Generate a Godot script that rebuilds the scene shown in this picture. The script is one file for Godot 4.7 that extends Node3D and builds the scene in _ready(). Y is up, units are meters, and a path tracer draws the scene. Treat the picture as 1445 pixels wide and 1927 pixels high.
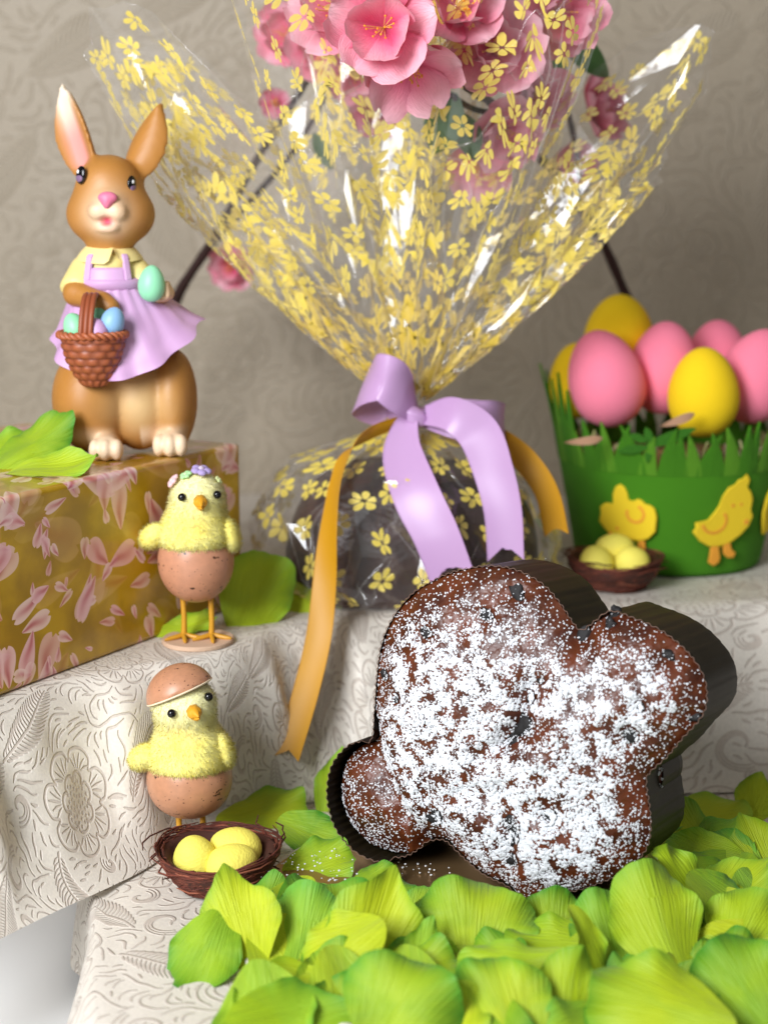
extends Node3D
# A still life on a cloth-covered table. All shapes are given in centimetres and turned into metres when they are committed.
const CM := 0.01
var rng := RandomNumberGenerator.new()
var nz := FastNoiseLite.new()
var taken := {}
var M := {}


class Geo:
	var p := PackedVector3Array()
	var c := PackedColorArray()
	var uv := PackedVector2Array()
	var ix := PackedInt32Array()
	var given := PackedVector3Array()  # normals to use as they are

	func add(pos: Vector3, t := Vector2.ZERO, col := Color.WHITE) -> int:
		p.append(pos)
		uv.append(t)
		c.append(col)
		return p.size() - 1

	func tri(a: int, b: int, d: int) -> void:
		ix.append(a)
		ix.append(b)
		ix.append(d)

	func quad(a: int, b: int, d: int, e: int) -> void:
		tri(a, b, d)
		tri(a, d, e)

	# f(u, v) gives [position, uv, colour]
	func sheet(nu: int, nv: int, f: Callable) -> void:
		var s := p.size()
		for j in nv + 1:
			for i in nu + 1:
				var r: Array = f.call(float(i) / nu, float(j) / nv)
				add(r[0], r[1] if r.size() > 1 else Vector2(float(i) / nu, float(j) / nv), r[2] if r.size() > 2 else Color.WHITE)
		for j in nv:
			for i in nu:
				var a := s + j * (nu + 1) + i
				quad(a, a + 1, a + nu + 2, a + nu + 1)

	func tube(path: Array, radii: Array, n := 8, col := Color.WHITE, cap := true) -> void:
		var s := p.size()
		var last := path.size() - 1
		var side := Vector3.ZERO
		for k in path.size():
			var dir: Vector3 = (path[mini(k + 1, last)] - path[maxi(k - 1, 0)]).normalized()
			if side == Vector3.ZERO:
				side = dir.cross(Vector3(0.31, 0.92, 0.24)).normalized()
			side = (side - dir * side.dot(dir)).normalized()
			var other := dir.cross(side)
			for i in n:
				var a := TAU * i / n
				add(path[k] + (side * cos(a) + other * sin(a)) * radii[k], Vector2(float(i) / n, float(k)), col)
		for k in last:
			for i in n:
				quad(s + k * n + i, s + k * n + (i + 1) % n, s + (k + 1) * n + (i + 1) % n, s + (k + 1) * n + i)
		if cap:
			for e in [0, last]:
				var m := add(path[e], Vector2.ZERO, col)
				for i in n:
					if e == 0:
						tri(m, s + (i + 1) % n, s + i)
					else:
						tri(m, s + e * n + i, s + e * n + (i + 1) % n)

	# rings of (radius, height) round the y axis through «at»
	func lathe(prof: Array, n: int, at := Vector3.ZERO, col := Color.WHITE) -> void:
		sheet(n, prof.size() - 1, func(u, v):
			var q: Vector2 = prof[roundi(v * (prof.size() - 1))]
			return [at + Vector3(cos(TAU * u) * q.x, q.y, sin(TAU * u) * q.x), Vector2(u, v), col])

	func ball(at: Vector3, r: Vector3, b := Basis(), n := 12, col := Color.WHITE) -> void:
		sheet(n * 2, n, func(u, v):
			var a: float = TAU * u
			var e: float = PI * (v - 0.5)
			return [at + b * Vector3(cos(a) * cos(e) * r.x, sin(e) * r.y, sin(a) * cos(e) * r.z), Vector2(u, v), col])

	func box(at: Vector3, h: Vector3, b := Basis(), col := Color.WHITE) -> void:
		for axis in 3:
			for sgn in [-1.0, 1.0]:
				var nrm := Vector3.ZERO
				nrm[axis] = sgn
				var e1 := Vector3.ZERO
				e1[(axis + 1) % 3] = 1.0
				var e2 := Vector3.ZERO
				e2[(axis + 2) % 3] = sgn
				var q := []
				for k in [[-1, -1], [-1, 1], [1, 1], [1, -1]]:
					q.append(add(at + b * ((nrm + e1 * k[0] + e2 * k[1]) * h), Vector2(k[0], k[1]), col))
				quad(q[0], q[1], q[2], q[3])

	func mesh(flat := false, weld := true) -> ArrayMesh:
		var pos := p
		var col := c
		var tex := uv
		var idx := ix
		if flat:
			pos = PackedVector3Array()
			col = PackedColorArray()
			tex = PackedVector2Array()
			idx = PackedInt32Array()
			for k in ix.size():
				pos.append(p[ix[k]])
				col.append(c[ix[k]])
				tex.append(uv[ix[k]])
				idx.append(k)
		var nr := PackedVector3Array()
		nr.resize(pos.size())
		var same := PackedInt32Array()
		same.resize(pos.size())
		var at := {}
		for k in pos.size():
			same[k] = k
			if weld and not flat:
				var key := Vector3i((pos[k] * 2000.0).round())
				if at.has(key):
					same[k] = at[key]
				else:
					at[key] = k
		for k in range(0, idx.size(), 3):
			var a := idx[k]
			var b := idx[k + 1]
			var d := idx[k + 2]
			var w := (pos[d] - pos[a]).cross(pos[b] - pos[a])
			nr[same[a]] += w
			nr[same[b]] += w
			nr[same[d]] += w
		for k in pos.size():
			if same[k] == k:
				nr[k] = nr[k].normalized() if nr[k].length_squared() > 1e-16 else Vector3.UP
		if given.size() == pos.size():
			nr = given
			for k in pos.size():
				same[k] = k
		var out := PackedVector3Array()
		out.resize(pos.size())
		for k in pos.size():
			nr[k] = nr[same[k]]
			out[k] = pos[k] * 0.01
		var arr := []
		arr.resize(Mesh.ARRAY_MAX)
		arr[Mesh.ARRAY_VERTEX] = out
		arr[Mesh.ARRAY_NORMAL] = nr
		arr[Mesh.ARRAY_COLOR] = col
		arr[Mesh.ARRAY_TEX_UV] = tex
		arr[Mesh.ARRAY_INDEX] = idx
		var m := ArrayMesh.new()
		m.add_surface_from_arrays(Mesh.PRIMITIVE_TRIANGLES, arr)
		return m


# ---- naming -------------------------------------------------------------------------------------------------------------------
func numbered(called: String) -> String:
	taken[called] = taken.get(called, -1) + 1
	return called if taken[called] == 0 else "%s_%03d" % [called, taken[called]]


func tag(o: Node3D, label: String, category: String, group := "") -> Node3D:
	o.set_meta("label", label)
	o.set_meta("category", category)
	if group:
		o.set_meta("group", group)
	return o


func thing(called: String, label: String, category: String, at := Vector3.ZERO, basis_ := Basis(), group := "") -> Node3D:
	var o := Node3D.new()
	o.name = numbered(called)
	add_child(o)
	o.transform = Transform3D(basis_, at * CM)
	tag(o, label, category, group)
	return o


func put(called: String, m: Mesh, mat: Material, parent: Node3D = null, kind := "") -> MeshInstance3D:
	var o := MeshInstance3D.new()
	o.mesh = m
	o.material_override = mat
	if parent == null:
		o.name = numbered(called)
		add_child(o)
	else:
		var k := 0
		var nm := called
		while parent.has_node(nm):
			k += 1
			nm = "%s_%03d" % [called, k]
		o.name = nm
		parent.add_child(o)
	if kind:
		o.set_meta("kind", kind)
	return o


func S(r: float, g: float, b: float) -> Color:  # what a camera would call r, g, b, as a linear value
	return Color(r / 255.0, g / 255.0, b / 255.0).srgb_to_linear()


func mt(r: float, g: float, b: float, rough := 0.6, opt := {}) -> StandardMaterial3D:
	var m := StandardMaterial3D.new()
	m.albedo_color = Color(r / 255.0, g / 255.0, b / 255.0)
	m.roughness = rough
	for k in opt:
		m.set(k, opt[k])
	return m


func vm(rough := 0.6, opt := {}) -> StandardMaterial3D:
	var m := mt(255, 255, 255, rough, opt)
	m.vertex_color_use_as_albedo = true
	return m


func spline(pts: Array, t: float):
	var n := pts.size() - 1
	var x := clampf(t, 0.0, 1.0) * n
	var i := mini(int(x), n - 1)
	var f := x - i
	var a = pts[maxi(i - 1, 0)]
	var b = pts[i]
	var c = pts[i + 1]
	var d = pts[mini(i + 2, n)]
	return 0.5 * (2.0 * b + (c - a) * f + (2.0 * a - 5.0 * b + 4.0 * c - d) * f * f + (3.0 * b - a - 3.0 * c + d) * f * f * f)


func curve(pts: Array, n: int) -> Array:
	var out := []
	for k in n + 1:
		out.append(spline(pts, float(k) / n))
	return out


func bump(x: float, w: float) -> float:
	return exp(-x * x / (w * w))


func arc_gap(a: float, b: float) -> float:
	return absf(wrapf(a - b, -PI, PI))


# ---- solid shapes from distance fields: one vertex in each cell that the surface crosses ------------------------------------------
func nets(f: Callable, lo: Vector3, hi: Vector3, cell: float, paint = null) -> Geo:
	var g := Geo.new()
	var n := Vector3i(((hi - lo) / cell).ceil()) + Vector3i.ONE
	var val := PackedFloat32Array()
	val.resize(n.x * n.y * n.z)
	val.fill(1.0)
	var st := 4
	for bz in range(0, n.z, st):
		for by in range(0, n.y, st):
			for bx in range(0, n.x, st):
				var mid := lo + Vector3(bx + 1.5, by + 1.5, bz + 1.5) * cell
				var dm: float = f.call(mid)
				var skip := absf(dm) > cell * 4.6
				for z in range(bz, mini(bz + st, n.z)):
					for y in range(by, mini(by + st, n.y)):
						for x in range(bx, mini(bx + st, n.x)):
							val[(z * n.y + y) * n.x + x] = dm if skip else f.call(lo + Vector3(x, y, z) * cell)
	var vid := PackedInt32Array()
	vid.resize(val.size())
	vid.fill(-1)
	var off := [0, 1, n.x, n.x + 1, n.x * n.y, n.x * n.y + 1, n.x * n.y + n.x, n.x * n.y + n.x + 1]
	var cv := [Vector3(0, 0, 0), Vector3(1, 0, 0), Vector3(0, 1, 0), Vector3(1, 1, 0), Vector3(0, 0, 1), Vector3(1, 0, 1), Vector3(0, 1, 1), Vector3(1, 1, 1)]
	var ed := [[0, 1], [2, 3], [4, 5], [6, 7], [0, 2], [1, 3], [4, 6], [5, 7], [0, 4], [1, 5], [2, 6], [3, 7]]
	for z in n.z - 1:
		for y in n.y - 1:
			for x in n.x - 1:
				var at := (z * n.y + y) * n.x + x
				var inside := 0
				for k in 8:
					if val[at + off[k]] < 0.0:
						inside += 1
				if inside == 0 or inside == 8:
					continue
				var sum := Vector3.ZERO
				var cnt := 0
				for e in ed:
					var va := val[at + off[e[0]]]
					var vb := val[at + off[e[1]]]
					if (va < 0.0) != (vb < 0.0):
						sum += cv[e[0]].lerp(cv[e[1]], va / (va - vb))
						cnt += 1
				var pos := lo + (Vector3(x, y, z) + sum / cnt) * cell
				vid[at] = g.add(pos, Vector2(pos.x, pos.y) * 0.1, paint.call(pos) if paint else Color.WHITE)
	for z in range(1, n.z - 1):
		for y in range(1, n.y - 1):
			for x in range(1, n.x - 1):
				var at := (z * n.y + y) * n.x + x
				var s := val[at] < 0.0
				for ax in 3:
					var o: int = [1, n.x, n.x * n.y][ax]
					if (val[at + o] < 0.0) == s:
						continue
					var d1: int = [n.x, n.x * n.y, 1][ax]
					var d2: int = [n.x * n.y, 1, n.x][ax]
					var a := vid[at - d1 - d2]
					var b := vid[at - d2]
					var c := vid[at]
					var d := vid[at - d1]
					if a < 0 or b < 0 or c < 0 or d < 0:
						continue
					if s:
						g.quad(a, d, c, b)
					else:
						g.quad(a, b, c, d)
	# two rounds of smoothing take the stair steps out
	var near := []
	for k in g.p.size():
		near.append({})
	for k in range(0, g.ix.size(), 3):
		for e in 3:
			near[g.ix[k + e]][g.ix[k + (e + 1) % 3]] = true
			near[g.ix[k + (e + 1) % 3]][g.ix[k + e]] = true
	for pass_ in 2:
		var moved := g.p.duplicate()
		for k in g.p.size():
			var sum := Vector3.ZERO
			for m in near[k]:
				sum += g.p[m]
			if near[k].size():
				moved[k] = g.p[k].lerp(sum / near[k].size(), 0.5)
		g.p = moved
	return g


func sm(a: float, b: float, k: float) -> float:
	var h := maxf(k - absf(a - b), 0.0) / k
	return minf(a, b) - h * h * k * 0.25


func ell(p: Vector3, c: Vector3, r: Vector3) -> float:
	var q := p - c
	var k0 := (q / r).length()
	var k1 := (q / (r * r)).length()
	return k0 * (k0 - 1.0) / maxf(k1, 1e-5)


func cap(p: Vector3, a: Vector3, b: Vector3, ra: float, rb: float) -> float:
	var ab := b - a
	var h := clampf((p - a).dot(ab) / ab.length_squared(), 0.0, 1.0)
	return (p - a - ab * h).length() - lerpf(ra, rb, h)


# hairs standing on a surface: N small blades on G, joined into one mesh
func fur(g: Geo, count: int, longest: float, wide: float, droop: float, tint: Callable, keep = null) -> Geo:
	var out := Geo.new()
	var nt := g.ix.size() / 3
	var made := 0
	var tries := 0
	while made < count and tries < count * 4:
		tries += 1
		var t := rng.randi() % nt
		var a := g.p[g.ix[t * 3]]
		var b := g.p[g.ix[t * 3 + 1]]
		var c := g.p[g.ix[t * 3 + 2]]
		var u := rng.randf()
		var v := rng.randf()
		if u + v > 1.0:
			u = 1.0 - u
			v = 1.0 - v
		var pos := a + (b - a) * u + (c - a) * v
		if keep and not keep.call(pos):
			continue
		var nr := (c - a).cross(b - a).normalized()
		var wild := Vector3(rng.randfn(), rng.randfn(), rng.randfn()) * 0.5
		var dir := (nr * 0.75 + wild + Vector3(0, -droop * 2.0, 0)).normalized()
		if dir.dot(nr) < 0.12:
			dir = (dir + nr * (0.3 - dir.dot(nr))).normalized()
		var l := longest * rng.randf_range(0.45, 1.0)
		var side := dir.cross((nr + Vector3(rng.randfn(), rng.randfn(), rng.randfn()) * 0.15).normalized()).normalized() * wide
		var col: Color = tint.call(pos)
		var tip := pos + dir * l + Vector3(0, -droop * l * 0.4, 0)
		var i0 := out.add(pos - side - nr * 0.05, Vector2.ZERO, col)
		var i1 := out.add(pos + side - nr * 0.05, Vector2.ZERO, col)
		var i2 := out.add(tip, Vector2.ZERO, col.lerp(Color(0.9, 0.88, 0.7), 0.25))
		if (tip - pos).cross(side).dot(nr) > 0.0:
			out.tri(i0, i1, i2)
		else:
			out.tri(i0, i2, i1)
		var soft := (nr + dir * 0.25).normalized()
		for q in 3:
			out.given.append(soft)
		made += 1
	return out


func egg_shape(rad: float, tall: float, n := 16) -> Geo:
	var prof := []
	for k in n + 1:
		var a := PI * k / n
		prof.append(Vector2(maxf(rad * sin(a) * (1.0 + 0.13 * cos(a)), 0.0005), -tall * 0.5 * cos(a)))
	var g := Geo.new()
	g.lathe(prof, n * 2)
	return g


# a ribbon through points, each with its own direction across
func ribbon(pts: Array, across: Array, widths: Array, n: int, notch := 0.0, crease := 0.0) -> Geo:
	var g := Geo.new()
	var m := 6
	g.sheet(m, n, func(u, v):
		var c: Vector3 = spline(pts, v)
		var w: Vector3 = (spline(across, v) as Vector3).normalized()
		var wd: float = spline(widths, v)
		var fwd: Vector3 = (spline(pts, minf(v + 0.01, 1.0)) - spline(pts, maxf(v - 0.01, 0.0)) as Vector3).normalized()
		w = (w - fwd * w.dot(fwd)).normalized()
		var s: float = u * 2.0 - 1.0
		var face := fwd.cross(w)
		var q := c + w * s * wd * 0.5 + face * (s * s - 0.4) * crease
		if notch > 0.0 and v > 0.999:
			q += fwd * notch * (absf(s) - 0.5)
		return [q, Vector2(s * 0.5 + 0.5, v * 8.0)])
	for side in [0, m]:  # woven edges
		var path := []
		var rr := []
		for j in n + 1:
			path.append(g.p[j * (m + 1) + side])
			rr.append(0.035)
		g.tube(path, rr, 5)
	return g


# ---- textures -----------------------------------------------------------------------------------------------------------------
const TS := 1024
var ink := PackedFloat32Array()


func dab(x: float, y: float, r: float, much := 1.0) -> void:
	var k := ceili(r + 1.0)
	for dy in range(-k, k + 1):
		for dx in range(-k, k + 1):
			var px := floori(x) + dx
			var py := floori(y) + dy
			var d := Vector2(px + 0.5 - x, py + 0.5 - y).length()
			var w := clampf(r + 0.5 - d, 0.0, 1.0) * much
			if w > 0.0:
				var at := posmod(py, TS) * TS + posmod(px, TS)
				ink[at] = maxf(ink[at], w)


func inked(x: float, y: float) -> float:
	return ink[posmod(floori(y), TS) * TS + posmod(floori(x), TS)]


func stroke(pts: Array, w0: float, w1: float) -> void:
	var len := 0.0
	for k in pts.size() - 1:
		len += (pts[k + 1] as Vector2).distance_to(pts[k])
	var n := maxi(int(len / 1.5), 2)
	for k in n + 1:
		var t := float(k) / n
		var q: Vector2 = spline(pts, t)
		dab(q.x, q.y, lerpf(w0, w1, absf(t * 2.0 - 1.0)))


func free_at(x: float, y: float, r: float) -> bool:
	for k in 10:
		var a := TAU * k / 10
		if inked(x + cos(a) * r, y + sin(a) * r) > 0.1 or inked(x + cos(a) * r * 0.5, y + sin(a) * r * 0.5) > 0.1:
			return false
	return inked(x, y) < 0.1


# tooled-leather flowers, fern leaves and scrolls, then short flowing cuts in all that is left between them
func draw_damask() -> void:
	ink.resize(TS * TS)
	ink.fill(0.0)
	var lw := 2.9
	for k in 7:
		var c := Vector2([150, 640, 400, 900, 120, 620, 880][k], [170, 120, 470, 480, 720, 800, 880][k])
		var R: float = [120, 95, 130, 100, 110, 120, 80][k]
		var n := 7 + k % 3
		var turn := rng.randf() * TAU
		for ring in 2:
			var rr := R * (1.0 if ring == 0 else 0.52)
			var pts := []
			for i in n * 8 + 1:
				var a := turn + TAU * i / (n * 8)
				var lobe := absf(sin(0.5 * n * (a - turn)))
				pts.append(c + Vector2(cos(a), sin(a)) * rr * (0.74 + 0.26 * sqrt(lobe)))
			stroke(pts, lw, lw)
		for i in n:
			for h in 5:
				var a := turn + TAU * (i + 0.5) / n + (h - 2) * 0.62 / n * 1.6
				var r0 := R * 0.6
				var r1 := R * (0.9 - 0.05 * absf(h - 2))
				var sw := (h - 2) * 0.05
				stroke([c + Vector2(cos(a - sw), sin(a - sw)) * r0, c + Vector2(cos(a), sin(a)) * (r0 + r1) * 0.5, c + Vector2(cos(a + sw), sin(a + sw)) * r1], lw * 0.9, lw * 0.4)
		for i in 46:
			var rad := R * 0.44 * sqrt((i + 0.5) / 46.0)
			var a := i * 2.39996
			dab(c.x + cos(a) * rad, c.y + sin(a) * rad, lw * 1.05)
	for k in 26:  # ferns
		var q := Vector2(rng.randf() * TS, rng.randf() * TS)
		if not free_at(q.x, q.y, 16.0):
			continue
		var dir := rng.randf() * TAU
		var bend := rng.randf_range(-0.06, 0.06)
		var pts := [q]
		for i in 22:
			var nx: Vector2 = pts[-1] + Vector2(cos(dir), sin(dir)) * 10.0
			if not free_at(nx.x, nx.y, 12.0):
				break
			pts.append(nx)
			dir += bend
		if pts.size() < 7:
			continue
		stroke(pts, lw, lw)
		for i in range(1, pts.size() - 1):
			var d: Vector2 = (pts[i + 1] - pts[i - 1]).normalized()
			var l := 30.0 * sin(PI * (i + 0.6) / pts.size()) + 8.0
			for sd in [-1.0, 1.0]:
				var nn: Vector2 = Vector2(-d.y, d.x) * sd
				stroke([pts[i] + nn * 5.0, pts[i] + nn * l * 0.6 + d * l * 0.25, pts[i] + nn * l + d * l * 0.8], lw, lw * 0.5)
	for k in 40:  # scrolls
		var q := Vector2(rng.randf() * TS, rng.randf() * TS)
		var rad := rng.randf_range(24.0, 60.0)
		if not free_at(q.x, q.y, rad * 0.8):
			continue
		var sd := 1.0 if rng.randf() < 0.5 else -1.0
		var st := rng.randf() * TAU
		for echo in 3:
			var pts := []
			for i in 26:
				var t := i / 25.0
				var a := st + sd * t * 5.4
				pts.append(q + Vector2(cos(a), sin(a)) * (rad * (1.0 - 0.83 * t) - echo * 8.0 * (1.0 - t)))
			stroke(pts, lw, lw * 0.6)
	var flow := FastNoiseLite.new()
	flow.seed = 5
	flow.frequency = 0.0021
	for k in 6500:
		var q := Vector2(rng.randf() * TS, rng.randf() * TS)
		if not free_at(q.x, q.y, 9.0):
			continue
		var pts := [q]
		var dir0 := flow.get_noise_2d(absf(q.x - TS * 0.5), absf(q.y - TS * 0.5)) * 8.0
		var sgn := 1.0 if rng.randf() < 0.5 else -1.0
		for i in 26:
			var e: Vector2 = pts[-1]
			var a := flow.get_noise_2d(absf(e.x - TS * 0.5), absf(e.y - TS * 0.5)) * 8.0
			var nx := e + Vector2(cos(a), sin(a)) * 8.0 * sgn
			var ahead := nx + (nx - e) * 0.8
			var lat := Vector2(-sin(a), cos(a)) * 8.5
			if inked(ahead.x, ahead.y) > 0.1 or inked(nx.x, nx.y) > 0.1 or inked(nx.x + lat.x, nx.y + lat.y) > 0.1 or inked(nx.x - lat.x, nx.y - lat.y) > 0.1:
				break
			pts.append(nx)
		if pts.size() > 2:
			stroke(pts, lw, lw * 0.5)


func ink_picture(base: Color, line: Color, mottled := 0.05) -> ImageTexture:
	var b := PackedByteArray()
	b.resize(TS * TS * 3)
	var fz := FastNoiseLite.new()
	fz.seed = 9
	fz.frequency = 0.11
	for k in TS * TS:
		var w := ink[k]
		var f := 1.0 + mottled * fz.get_noise_2d(k % TS, k / TS)
		b[k * 3] = int(clampf(lerpf(base.r, line.r, w) * f, 0, 1) * 255)
		b[k * 3 + 1] = int(clampf(lerpf(base.g, line.g, w) * f, 0, 1) * 255)
		b[k * 3 + 2] = int(clampf(lerpf(base.b, line.b, w) * f, 0, 1) * 255)
	return ImageTexture.create_from_image(Image.create_from_data(TS, TS, false, Image.FORMAT_RGB8, b))


func ink_relief() -> ImageTexture:
	var b := PackedByteArray()
	b.resize(TS * TS)
	for k in TS * TS:
		b[k] = int((1.0 - ink[k]) * 255)
	return ImageTexture.create_from_image(Image.create_from_data(TS, TS, false, Image.FORMAT_L8, b))


# gold wrapping paper strewn with cherry petals (24 cm square)
func petal_paper() -> ImageTexture:
	var n := 1024
	var px := PackedColorArray()
	px.resize(n * n)
	var z := FastNoiseLite.new()
	z.seed = 21
	z.frequency = 0.004
	for y in n:
		for x in n:
			var w := z.get_noise_2d(absf(x - n * 0.5), absf(y - n * 0.5))
			px[y * n + x] = Color(0.76, 0.60, 0.07).lerp(Color(0.63, 0.48, 0.04), clampf(0.5 + w * 1.4, 0, 1))
	var r := RandomNumberGenerator.new()
	r.seed = 77
	for k in 200:
		var ghost := k < 46
		var c := Vector2(r.randf() * n, r.randf() * n)
		var l := r.randf_range(40, 110) if ghost else (r.randf_range(18, 40) if k % 3 else r.randf_range(42, 84))
		var wd := l * r.randf_range(0.42, 0.8)
		var a := r.randf() * TAU
		var deep := r.randf()
		var rim := Color(0.96, 0.84, 0.82).lerp(Color(0.93, 0.72, 0.75), r.randf())
		var core := Color(0.73, 0.36, 0.42).lerp(Color(0.82, 0.5, 0.52), deep)
		var veil := r.randf_range(0.16, 0.34) if ghost else r.randf_range(0.8, 0.97)
		var e := int(l) + 3
		for dy in range(-e, e + 1):
			for dx in range(-e, e + 1):
				var q := Vector2(dx, dy).rotated(a)
				var s := q.x / l
				if absf(s) >= 1.0:
					continue
				var half := wd * sqrt(1.0 - s * s) * (0.72 + 0.4 * s)
				if s > 0.72:
					half = minf(half, half * 0.62 + absf(q.y) * 0.6)
				var notch := s > 0.8 and absf(q.y) < (s - 0.8) * l * 0.6
				var d := half - absf(q.y)
				if d <= 0.0 or notch:
					continue
				var soft := clampf(d / (6.0 if ghost else 1.6), 0, 1)
				var streak := bump(q.y / maxf(half, 1.0) + 0.15 * sin(s * 4.0 + deep * 6.0), 0.42) * clampf(0.75 - s * 0.7, 0.1, 1.0)
				var at := posmod(int(c.y) + dy, n) * n + posmod(int(c.x) + dx, n)
				px[at] = px[at].lerp(rim.lerp(core, streak), soft * veil)
	var b := PackedByteArray()
	b.resize(n * n * 3)
	for k in n * n:
		b[k * 3] = int(px[k].r * 255)
		b[k * 3 + 1] = int(px[k].g * 255)
		b[k * 3 + 2] = int(px[k].b * 255)
	return ImageTexture.create_from_image(Image.create_from_data(n, n, false, Image.FORMAT_RGB8, b))


# brown eggshell with dark specks and a few larger blots
func speckled(seed_: int, base: Color) -> ImageTexture:
	var n := 384
	var im := Image.create(n, n, false, Image.FORMAT_RGB8)
	var z := FastNoiseLite.new()
	z.seed = seed_
	z.frequency = 0.03
	for y in n:
		for x in n:
			im.set_pixel(x, y, base * (1.0 + 0.05 * z.get_noise_2d(x, y)))
	var r := RandomNumberGenerator.new()
	r.seed = seed_
	for k in 190:
		var c := Vector2(r.randf() * n, r.randf() * n)
		var big := k < 9
		for j in (12 if big else 1):
			var q := c + (Vector2(r.randfn() * 6.0, r.randfn() * 2.5) if big else Vector2.ZERO)
			var rad := r.randf_range(0.9, 3.0) if not big else r.randf_range(1.0, 3.2)
			for dy in range(-4, 5):
				for dx in range(-4, 5):
					var cov := clampf(rad + 0.5 - Vector2(dx, dy).length(), 0, 1) * (0.9 if big or k % 3 == 0 else 0.55)
					var x := posmod(int(q.x) + dx, n)
					var y := clampi(int(q.y) + dy, 0, n - 1)
					im.set_pixel(x, y, im.get_pixel(x, y).lerp(Color(0.26, 0.15, 0.1), cov))
	return ImageTexture.create_from_image(im)


func noise_pic(freq: float, kind: int, w: int, h: int, stretch: Vector2, seed_ := 3, octaves := 3) -> ImageTexture:
	var z := FastNoiseLite.new()
	z.seed = seed_
	z.noise_type = kind
	z.frequency = freq
	z.fractal_octaves = octaves
	var b := PackedByteArray()
	b.resize(w * h)
	for y in h:
		for x in w:
			b[y * w + x] = int(clampf(z.get_noise_2d(x * stretch.x, y * stretch.y) * 0.5 + 0.5, 0, 1) * 255)
	return ImageTexture.create_from_image(Image.create_from_data(w, h, false, Image.FORMAT_L8, b))


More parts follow.
